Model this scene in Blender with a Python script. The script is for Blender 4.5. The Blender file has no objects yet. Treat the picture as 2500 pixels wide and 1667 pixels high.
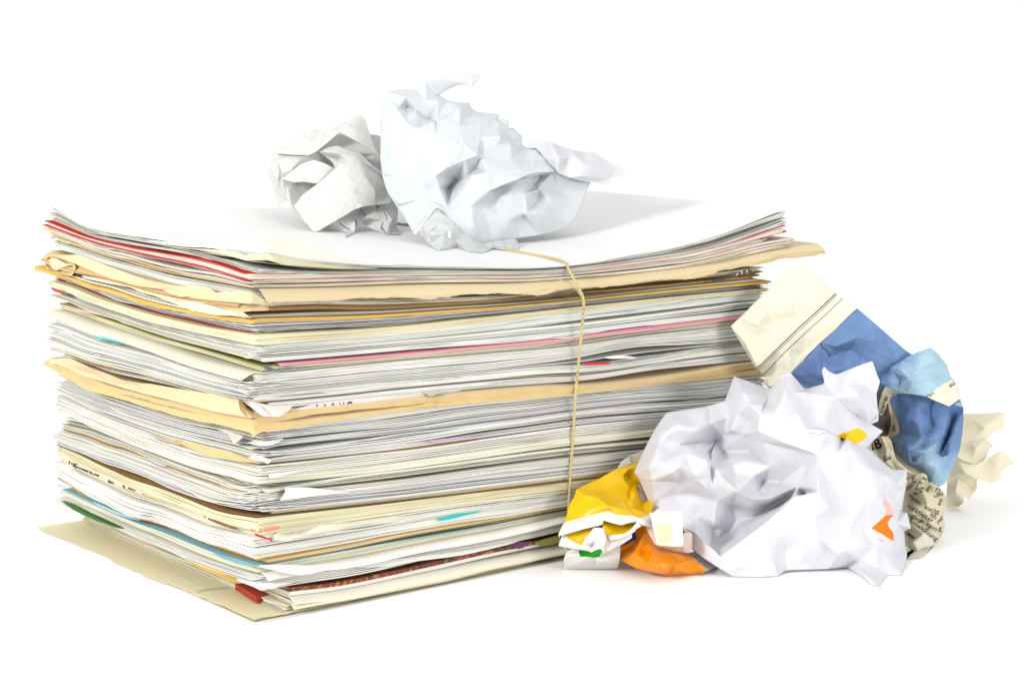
import bpy, bmesh, math, random
import numpy as np
from mathutils import Vector, noise, Matrix
from mathutils.geometry import delaunay_2d_cdt
from mathutils.bvhtree import BVHTree

# ------------------------------------------------------------------ camera, light, exposure
scene = bpy.context.scene
COL = scene.collection
TILT = math.radians(8.55)
HC = 0.235                       # camera height, m
FPX, CX, CY = 4486.0, 1250.0, 833.5
cam_d = bpy.data.cameras.new('camera')
cam_d.sensor_width = 36.0
cam_d.lens = FPX / 2500.0 * 36.0
cam_d.clip_start = 0.02
cam_d.clip_end = 200.0
cam = bpy.data.objects.new('camera', cam_d)
COL.objects.link(cam)
cam.location = (0, 0, HC)
cam.rotation_euler = (math.radians(90) - TILT, 0, 0)
scene.camera = cam

world = bpy.data.worlds.new('World')
scene.world = world
world.use_nodes = True
bgn = world.node_tree.nodes['Background']
bgn.inputs[0].default_value = (1.0, 1.0, 1.0, 1)
bgn.inputs[1].default_value = 1.05

def area(name, loc, target, size, power, color=(1, 1, 1)):
    d = bpy.data.lights.new(name, 'AREA')
    d.shape = 'RECTANGLE'
    d.size, d.size_y = size
    d.energy = power
    d.color = color
    o = bpy.data.objects.new(name, d)
    COL.objects.link(o)
    o.location = loc
    o.rotation_euler = (Vector(target) - Vector(loc)).to_track_quat('-Z', 'Y').to_euler()
    return o
area('softbox_high_left', (-1.0, -0.10, 0.66), (0.0, 0.9, 0.07), (0.32, 0.32), 17.0, (1, 0.985, 0.95))
area('softbox_at_front_right', (0.95, -0.2, 0.35), (0.05, 0.9, 0.07), (0.4, 0.4), 7.0, (1, 0.985, 0.95))

scene.view_settings.view_transform = 'Standard'
scene.view_settings.look = 'None'
scene.view_settings.exposure = 0.0
scene.view_settings.gamma = 1.0
scene.cycles.max_bounces = 8
scene.cycles.diffuse_bounces = 3
scene.cycles.transparent_max_bounces = 16
scene.cycles.transmission_bounces = 8
scene.cycles.caustics_reflective = False
scene.cycles.caustics_refractive = False

# ------------------------------------------------------------------ measuring helpers
CF = Vector((0, math.cos(TILT), -math.sin(TILT)))
CU = Vector((0, math.sin(TILT), math.cos(TILT)))
CR = Vector((1, 0, 0))
CO = Vector((0, 0, HC))
def ray(x, y):
    return CF + CR * ((x - CX) / FPX) - CU * ((y - CY) / FPX)
def at_depth(x, y, z):
    return CO + ray(x, y) * z
def on_ground(x, y, h=0.0):
    d = ray(x, y)
    return CO + d * ((HC - h) / -d.z)
def ground_depth(x, y, h=0.0):
    return (HC - h) / -ray(x, y).z

# ------------------------------------------------------------------ materials
MATS = {}
def paper(name, rgb, rough=0.75, trans=0.12, grain=0.04, bump=0.15, vary=0.05, spec=0.25, extra=None):
    """paper: fibre grain, a slight change from sheet to sheet, a little light through it"""
    if name in MATS:
        return MATS[name]
    m = bpy.data.materials.new(name)
    m.use_nodes = True
    if name != 'white_table_surface':
        rgb = tuple(.90 * c for c in rgb)
    nt = m.node_tree
    N, L = nt.nodes, nt.links
    N.clear()
    out = N.new('ShaderNodeOutputMaterial')
    p = N.new('ShaderNodeBsdfPrincipled')
    tc = N.new('ShaderNodeTexCoord')
    n1 = N.new('ShaderNodeTexNoise'); n1.inputs['Scale'].default_value = 900; n1.inputs['Detail'].default_value = 4
    n2 = N.new('ShaderNodeTexNoise'); n2.inputs['Scale'].default_value = 22; n2.inputs['Detail'].default_value = 3
    L.new(tc.outputs['Object'], n1.inputs['Vector']); L.new(tc.outputs['Object'], n2.inputs['Vector'])
    add = N.new('ShaderNodeMath'); add.operation = 'MULTIPLY_ADD'
    L.new(n1.outputs['Fac'], add.inputs[0]); add.inputs[1].default_value = 2 * grain; add.inputs[2].default_value = 1 - grain
    add2 = N.new('ShaderNodeMath'); add2.operation = 'MULTIPLY_ADD'
    L.new(n2.outputs['Fac'], add2.inputs[0]); add2.inputs[1].default_value = 2 * grain; add2.inputs[2].default_value = 1 - grain
    mul = N.new('ShaderNodeMath'); mul.operation = 'MULTIPLY'
    L.new(add.outputs[0], mul.inputs[0]); L.new(add2.outputs[0], mul.inputs[1])
    oi = N.new('ShaderNodeObjectInfo')
    va = N.new('ShaderNodeMath'); va.operation = 'MULTIPLY_ADD'
    L.new(oi.outputs['Random'], va.inputs[0]); va.inputs[1].default_value = 2 * vary; va.inputs[2].default_value = 1 - vary
    mul2 = N.new('ShaderNodeMath'); mul2.operation = 'MULTIPLY'
    L.new(mul.outputs[0], mul2.inputs[0]); L.new(va.outputs[0], mul2.inputs[1])
    mix = N.new('ShaderNodeVectorMath'); mix.operation = 'SCALE'
    if extra is None:
        mix.inputs[0].default_value = rgb
    else:
        L.new(extra(N, L, tc, rgb), mix.inputs[0])
    L.new(mul2.outputs[0], mix.inputs['Scale'])
    L.new(mix.outputs[0], p.inputs['Base Color'])
    p.inputs['Roughness'].default_value = rough
    p.inputs['Specular IOR Level'].default_value = spec
    bp = N.new('ShaderNodeBump'); bp.inputs['Strength'].default_value = bump; bp.inputs['Distance'].default_value = 0.0002
    L.new(n1.outputs['Fac'], bp.inputs['Height']); L.new(bp.outputs[0], p.inputs['Normal'])
    tr = N.new('ShaderNodeBsdfTranslucent'); L.new(mix.outputs[0], tr.inputs['Color'])
    ms = N.new('ShaderNodeMixShader'); ms.inputs[0].default_value = trans
    L.new(p.outputs[0], ms.inputs[1]); L.new(tr.outputs[0], ms.inputs[2]); L.new(ms.outputs[0], out.inputs[0])
    MATS[name] = m
    return m

PAL = {
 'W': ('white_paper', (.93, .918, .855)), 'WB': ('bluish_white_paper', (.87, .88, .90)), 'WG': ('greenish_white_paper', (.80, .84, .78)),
 'WL': ('lilac_white_paper', (.80, .79, .83)), 'CR': ('cream_paper', (.85, .81, .67)), 'CY': ('yellowed_paper', (.80, .74, .50)),
 'WT': ('top_white_paper', (.895, .898, .89)),
 'CO': ('pale_cream_sheet', (.80, .79, .70)),
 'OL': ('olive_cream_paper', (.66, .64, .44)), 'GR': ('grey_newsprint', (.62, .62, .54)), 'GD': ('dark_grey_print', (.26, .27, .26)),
 'MA': ('manila_card', (.74, .62, .385)), 'TA': ('tan_kraft_paper', (.72, .54, .30)), 'PE': ('peach_card', (.78, .62, .385)),
 'YE': ('golden_yellow_card', (.74, .47, .11)), 'OC': ('ochre_paper', (.70, .51, .24)), 'RD': ('red_card', (.66, .03, .03)),
 'PK': ('pink_paper', (.86, .36, .45)), 'LI': ('lilac_paper', (.70, .55, .74)), 'LB': ('light_blue_paper', (.35, .66, .78)),
 'GN': ('green_card', (.05, .16, .03)), 'BR': ('brown_cover', (.46, .24, .07)), 'OV': ('olive_cover', (.30, .28, .08)),
 'RO': ('rose_white_paper', (.82, .72, .66)), 'PU': ('purple_print', (.16, .06, .12)), 'TE': ('teal_paper', (.02, .55, .52)),
 'DK': ('dark_brown_print', (.10, .06, .04)), 'YP': ('pale_yellow_card', (.88, .80, .54)), 'RB': ('brick_red_paper', (.50, .07, .04)),
}
def pm(code):
    n, c = PAL[code]
    return paper(n, c)

# ------------------------------------------------------------------ object helpers
def link(name, me, mats, parent=None):
    o = bpy.data.objects.new(name, me)
    for m in (mats if isinstance(mats, (list, tuple)) else [mats]):
        me.materials.append(m)
    COL.objects.link(o)
    if parent is not None:
        o.parent = parent
    return o
def root(name, label, cat, group=None, loc=(0, 0, 0)):
    o = bpy.data.objects.new(name, None)
    o.empty_display_size = 0.01
    COL.objects.link(o)
    o.location = loc
    o['label'] = label
    o['category'] = cat
    if group:
        o['group'] = group
    return o
def fast_mesh(name, co, quads, smooth=True):
    me = bpy.data.meshes.new(name)
    co = np.asarray(co, dtype=np.float32)
    q = np.asarray(quads, dtype=np.int32)
    k = q.shape[1]
    me.vertices.add(len(co)); me.vertices.foreach_set('co', co.ravel())
    me.loops.add(q.size); me.loops.foreach_set('vertex_index', q.ravel())
    me.polygons.add(len(q)); me.polygons.foreach_set('loop_start', np.arange(0, q.size, k, dtype=np.int32))
    me.polygons.foreach_set('loop_total', np.full(len(q), k, dtype=np.int32))
    me.polygons.foreach_set('use_smooth', np.full(len(q), smooth))
    me.update(calc_edges=True)
    me.validate()
    return me

# ------------------------------------------------------------------ the white table
def white_table():
    m = paper('white_table_surface', (.955, .955, .955), rough=.6, trans=0, grain=.004, bump=.02, vary=0)
    S = 40.0
    me = fast_mesh('ground', [(-S, -S, 0), (S, -S, 0), (S, S, 0), (-S, S, 0)], [[0, 1, 2, 3]], False)
    o = link('ground', me, m)
    o['kind'] = 'structure'
    o['label'] = 'plain white surface under the stack of papers'
white_table()
# ------------------------------------------------------------------ the tied stack
rnd = random.Random(7)
P0 = on_ground(638, 1515)
_l = on_ground(110, 1279) - P0; _r = on_ground(1367, 1364) - P0
ER = Vector((_r.x, _r.y, 0)).normalized()
EL = Vector((-ER.y, ER.x, 0))
if EL.dot(_l) < 0:
    EL = -EL
# turn both axes by half of the measured error so that they are square
LA, LB = 0.205, 0.300           # footprint along the left face (a) and along the right face (b)

def left_face(x, y, b=0.0):
    """(a, z) of the point seen at x, y on the left face"""
    d = ray(x, y); o = P0 + ER * b - CO
    t = o.dot(ER) / d.dot(ER)
    p = CO + d * t - P0
    return p.dot(EL), p.z
def right_face(x, y, a=0.0):
    d = ray(x, y); o = P0 + EL * a - CO
    t = o.dot(EL) / d.dot(EL)
    p = CO + d * t - P0
    return p.dot(ER), p.z

NA, NB = 64, 90
GA = np.linspace(-0.02, LA + 0.02, NA)
GB = np.linspace(-0.02, LB + 0.02, NB)
def smooth_curve(pts, grid):
    pts = sorted(pts)
    s = np.array([p[0] for p in pts]); z = np.array([p[1] for p in pts])
    # cubic Hermite with limited slopes
    h = np.diff(s); d = np.diff(z) / h
    m = np.concatenate([[d[0]], np.where(d[:-1] * d[1:] > 0, 2 * d[:-1] * d[1:] / (d[:-1] + d[1:] + 1e-12), 0.35 * (d[:-1] + d[1:])), [d[-1]]])
    out = np.empty_like(grid)
    for i, g in enumerate(grid):
        if g <= s[0]:
            out[i] = z[0] + np.clip(m[0], -.25, .25) * (g - s[0])
        elif g >= s[-1]:
            out[i] = z[-1] + np.clip(m[-1], -.25, .25) * (g - s[-1])
        else:
            k = min(np.searchsorted(s, g, side='right') - 1, len(h) - 1); t = (g - s[k]) / h[k]
            out[i] = ((2*t**3 - 3*t*t + 1) * z[k] + (t**3 - 2*t*t + t) * h[k] * m[k] + (3*t*t - 2*t**3) * z[k+1] + (t**3 - t*t) * h[k] * m[k+1])
    return out

KEYS = [  # measured courses of single sheets round the two visible faces, bottom to top
 ('ground', None, None),
 ('folder', [(110,1276),(288,1350),(479,1432),(631,1505)], [(640,1503),(1004,1432),(1367,1353)]),
 ('under_white', [(148,1225),(303,1295),(452,1362),(560,1408),(640,1436)], [(693,1429),(858,1408),(1064,1362),(1230,1330),(1367,1297)]),
 ('blue', [(139,1186),(273,1246),(437,1314),(622,1380)], [(721,1376),(923,1340),(1165,1297),(1367,1256)]),
 ('book_low', [(157,1116),(348,1202),(497,1259),(642,1300)], [(648,1299),(1004,1249),(1387,1196)]),
 ('book_top', [(169,1093),(318,1154),(527,1235),(640,1263)], [(646,1261),(1004,1223),(1387,1174)]),
 ('ochre', [(145,967),(348,1047),(497,1092),(640,1131)], [(741,1132),(1004,1104),(1395,1049),(1606,1026)]),
 ('peach_low', [(118,882),(229,938),(378,985),(604,1040)], [(650,1034),(829,1006),(1097,977),(1350,955),(1606,926),(1836,903)]),
 ('peach_top', [(118,874),(229,905),(348,934),(586,990)], [(650,990),(948,962),(1350,930),(1415,925),(1600,896),(1836,873)]),
 ('pink', [(166,752),(258,780),(393,823),(604,885)], [(674,890),(948,868),(1344,835),(1588,803),(1797,780)]),
 ('pad', [(126,701),(258,749),(407,791),(613,838)], [(650,836),(948,813),(1350,768),(1588,742),(1841,719)]),
 ('yellow', [(126,668),(199,690),(348,731),(497,766),(601,782)], [(650,781),(948,771),(1350,742),(1588,719),(1886,695)]),
 ('manila', [(126,585),(229,618),(452,674),(640,706)], [(650,704),(948,699),(1350,691),(1648,665),(1886,622)]),
 ('red', [(121,548),(270,595),(497,645),(601,672)], [(650,679),(978,673),(1350,670),(1648,639),(1865,584)]),
 ('top', [(127,510),(229,565),(348,583),(482,600),(580,615),(640,622)], [(700,630),(787,640),(1082,650),(1350,651),(1499,633),(1737,579),(1895,517)]),
]
AA, BB = np.meshgrid(GA, GB, indexing='ij')
KZ = []
for name, lp, rp in KEYS:
    if lp is None:
        KZ.append(np.zeros_like(AA)); continue
    zl = smooth_curve([left_face(*p) for p in lp], GA)
    zr = smooth_curve([right_face(*p) for p in rp], GB)
    zc = 0.5 * (np.interp(0, GA, zl) + np.interp(0, GB, zr))
    zl0 = zl - np.interp(0, GA, zl) + zc
    zr0 = zr - np.interp(0, GB, zr) + zc
    zL, zR = np.interp(LA, GA, zl0), np.interp(LB, GB, zr0)
    zB = zc if name != 'top' else 0.0
    if name == 'top':
        back = smooth_curve([right_face(200, 499, LA), right_face(400, 503, LA), right_face(680, 507, LA), (LB, right_face(680, 507, LA)[1] + .004)], GB)
        zB = np.interp(LB, GB, back)
    else:
        zB = 0.5 * (zL + zR)
        back = zL + (zB - zL) * GB / LB
    u, v = AA / LA, BB / LB
    back2 = np.interp(LB, GB, zr0) + (zB - zR) * (GA / LA)
    Z = (1 - u) * zr0[None, :] + u * back[None, :] + (1 - v) * zl0[:, None] + v * back2[:, None] \
        - ((1 - u) * (1 - v) * zc + u * (1 - v) * zL + (1 - u) * v * zR + u * v * zB)
    KZ.append(Z)
def vnoise(seed, wa, wb):
    """smooth noise on the a, b grid, wavelengths wa, wb in m, range about -1..1"""
    r = np.random.RandomState(seed)
    na, nb = int((GA[-1] - GA[0]) / wa) + 4, int((GB[-1] - GB[0]) / wb) + 4
    t = r.uniform(-1, 1, (na, nb))
    fa = (GA - GA[0]) / wa + r.uniform(0, .9); fb = (GB - GB[0]) / wb + r.uniform(0, .9)
    ia, ib = fa.astype(int), fb.astype(int)
    ta, tb = fa - ia, fb - ib
    ta, tb = ta * ta * (3 - 2 * ta), tb * tb * (3 - 2 * tb)
    A0 = t[ia][:, ib]; A1 = t[ia + 1][:, ib]; B0 = t[ia][:, ib + 1]; B1 = t[ia + 1][:, ib + 1]
    return (A0 * (1 - ta[:, None]) + A1 * ta[:, None]) * (1 - tb[None]) + (B0 * (1 - ta[:, None]) + B1 * ta[:, None]) * tb[None]
_waves = [vnoise(40 + i, .045, .11) for i in range(6)]
for i in range(2, len(KZ) - 1):
    lv = float(KZ[i].mean()) / .15 * 5
    k0 = min(int(lv), 4); t_ = lv - k0
    KZ[i] = KZ[i] + .0013 * (_waves[k0] * (1 - t_) + _waves[k0 + 1] * t_)
for i in range(1, len(KZ)):
    KZ[i] = np.maximum(KZ[i], KZ[i - 1] + 0.0008)
KI = {k[0]: i for i, k in enumerate(KEYS)}

def sample(F, a, b):
    fa = np.clip((a - GA[0]) / (GA[1] - GA[0]), 0, NA - 1.001); fb = np.clip((b - GB[0]) / (GB[1] - GB[0]), 0, NB - 1.001)
    ia, ib = fa.astype(int), fb.astype(int); ta, tb = fa - ia, fb - ib
    return (F[ia, ib] * (1 - ta) * (1 - tb) + F[ia + 1, ib] * ta * (1 - tb) + F[ia, ib + 1] * (1 - ta) * tb + F[ia + 1, ib + 1] * ta * tb)

def spaced(lo, hi, n, power=1.0):
    return lo + (hi - lo) * np.linspace(0, 1, n) ** power
def noise1(seed, s, wl):
    r = np.random.RandomState(seed); t = r.uniform(-1, 1, 400)
    f = (s - s.min()) / wl + r.uniform(0, 5); i = f.astype(int) % 398; k = f - f.astype(int); k = k * k * (3 - 2 * k)
    return t[i] * (1 - k) + t[i + 1] * k

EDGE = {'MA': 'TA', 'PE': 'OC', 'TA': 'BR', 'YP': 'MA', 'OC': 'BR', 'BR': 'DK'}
def leaf_mesh(name, zlo, zhi, a0, a1, b0, b1, rot=0.0, torn=0.0, fine=False, droopL=0.0, droopR=0.0, ear=None, seed=0, wav=0.0, flare=0.0, bumps=()):
    """one sheet: a thin solid between the fields zlo and zhi. droopR/L bend it down beyond the footprint's edge on that face"""
    na, nb = (110, 170) if fine else (46, 60)
    ga = spaced(a0, a1, na, 1.25); gb = spaced(b0, b1, nb, 1.15)
    A, B = np.meshgrid(ga, gb, indexing='ij')
    if torn > 0:
        eR = noise1(seed, gb, .020) * torn + noise1(seed + 1, gb, .006) * torn * .5 + noise1(seed + 2, gb, .0022) * torn * .3
        eL = noise1(seed + 3, ga, .020) * torn + noise1(seed + 4, ga, .006) * torn * .5 + noise1(seed + 5, ga, .0022) * torn * .3
        wR = np.exp(-(A - a0) / .006); wL = np.exp(-(B - b0) / .006)
        A = A + eR[None, :] * wR; B = B + eL[:, None] * wL
    elif wav > 0:
        eR = noise1(seed, gb, .03) * wav; eL = noise1(seed + 3, ga, .03) * wav
        A = A + eR[None, :] * np.exp(-(A - a0) / .01); B = B + eL[:, None] * np.exp(-(B - b0) / .01)
    if flare:
        B = B - flare * np.clip(A / LA, 0, 1.1) * np.exp(-(B - b0) / .05)
    dz = 0
    for side, pos, wd, lift, out in bumps:
        if side == 'R':
            k_ = np.exp(-((B - pos) / wd) ** 2) * np.exp(-(A - a0) / .009); A = A - out * k_
        else:
            k_ = np.exp(-((A - pos) / wd) ** 2) * np.exp(-(B - b0) / .009); B = B - out * k_
        dz = dz + lift * k_
    ca, cb = (a0 + a1) / 2, (b0 + b1) / 2
    c, s = math.cos(rot), math.sin(rot)
    A2 = ca + (A - ca) * c - (B - cb) * s; B2 = cb + (A - ca) * s + (B - cb) * c
    zl, zh = sample(zlo, A2, B2), sample(zhi, A2, B2)
    if droopR:
        t = np.maximum(0, -A2) ; d = droopR * t * (1 + t / .012)
        zl = zl - d; zh = zh - d
    if droopL:
        t = np.maximum(0, -B2) ; d = droopL * t * (1 + t / .012)
        zl = zl - d; zh = zh - d
    if ear:
        # a corner bent up or down: (which corner, length, height)
        w, ln, hgt = ear
        qa = (A - a0) if w[0] == '0' else (a1 - A); qb = (B - b0) if w[1] == '0' else (b1 - B)
        t = np.clip(1 - (qa + qb) / ln, 0, 1) ** 1.6
        zl = zl + hgt * t; zh = zh + hgt * t
    zl = zl + dz; zh = zh + dz
    zl = np.maximum(zl, 0.00015); zh = np.maximum(zh, zl + 0.00008)
    X = P0.x + EL.x * A2 + ER.x * B2; Y = P0.y + EL.y * A2 + ER.y * B2
    top = np.stack([X, Y, zh], -1).reshape(-1, 3); bot = np.stack([X, Y, zl], -1).reshape(-1, 3)
    co = np.concatenate([top, bot]); n = na * nb
    I = np.arange(n).reshape(na, nb)
    q = np.stack([I[:-1, :-1], I[1:, :-1], I[1:, 1:], I[:-1, 1:]], -1).reshape(-1, 4)
    flip = (EL.cross(ER)).z < 0
    quads = [q[:, ::-1] if flip else q, (q + n) if flip else (q[:, ::-1] + n)]
    ring = np.concatenate([I[:, 0], I[-1, 1:], I[-2::-1, -1], I[0, -2:0:-1]])
    rq = np.stack([ring, np.roll(ring, -1), np.roll(ring, -1) + n, ring + n], -1)
    # separate ring vertices keep the edge sharp
    m0 = len(co); rc = np.concatenate([co[ring], co[ring + n]]); k = len(ring)
    j = np.arange(k)
    rq = np.stack([j, np.roll(j, -1), np.roll(j, -1) + k, j + k], -1) + m0
    quads.append(rq if not flip else rq[:, ::-1])
    me = fast_mesh(name, np.concatenate([co, rc]), np.concatenate(quads))
    mi = np.zeros(len(me.polygons), np.int32); mi[-k:] = 1
    me.polygons.foreach_set('material_index', mi)
    return me

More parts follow.
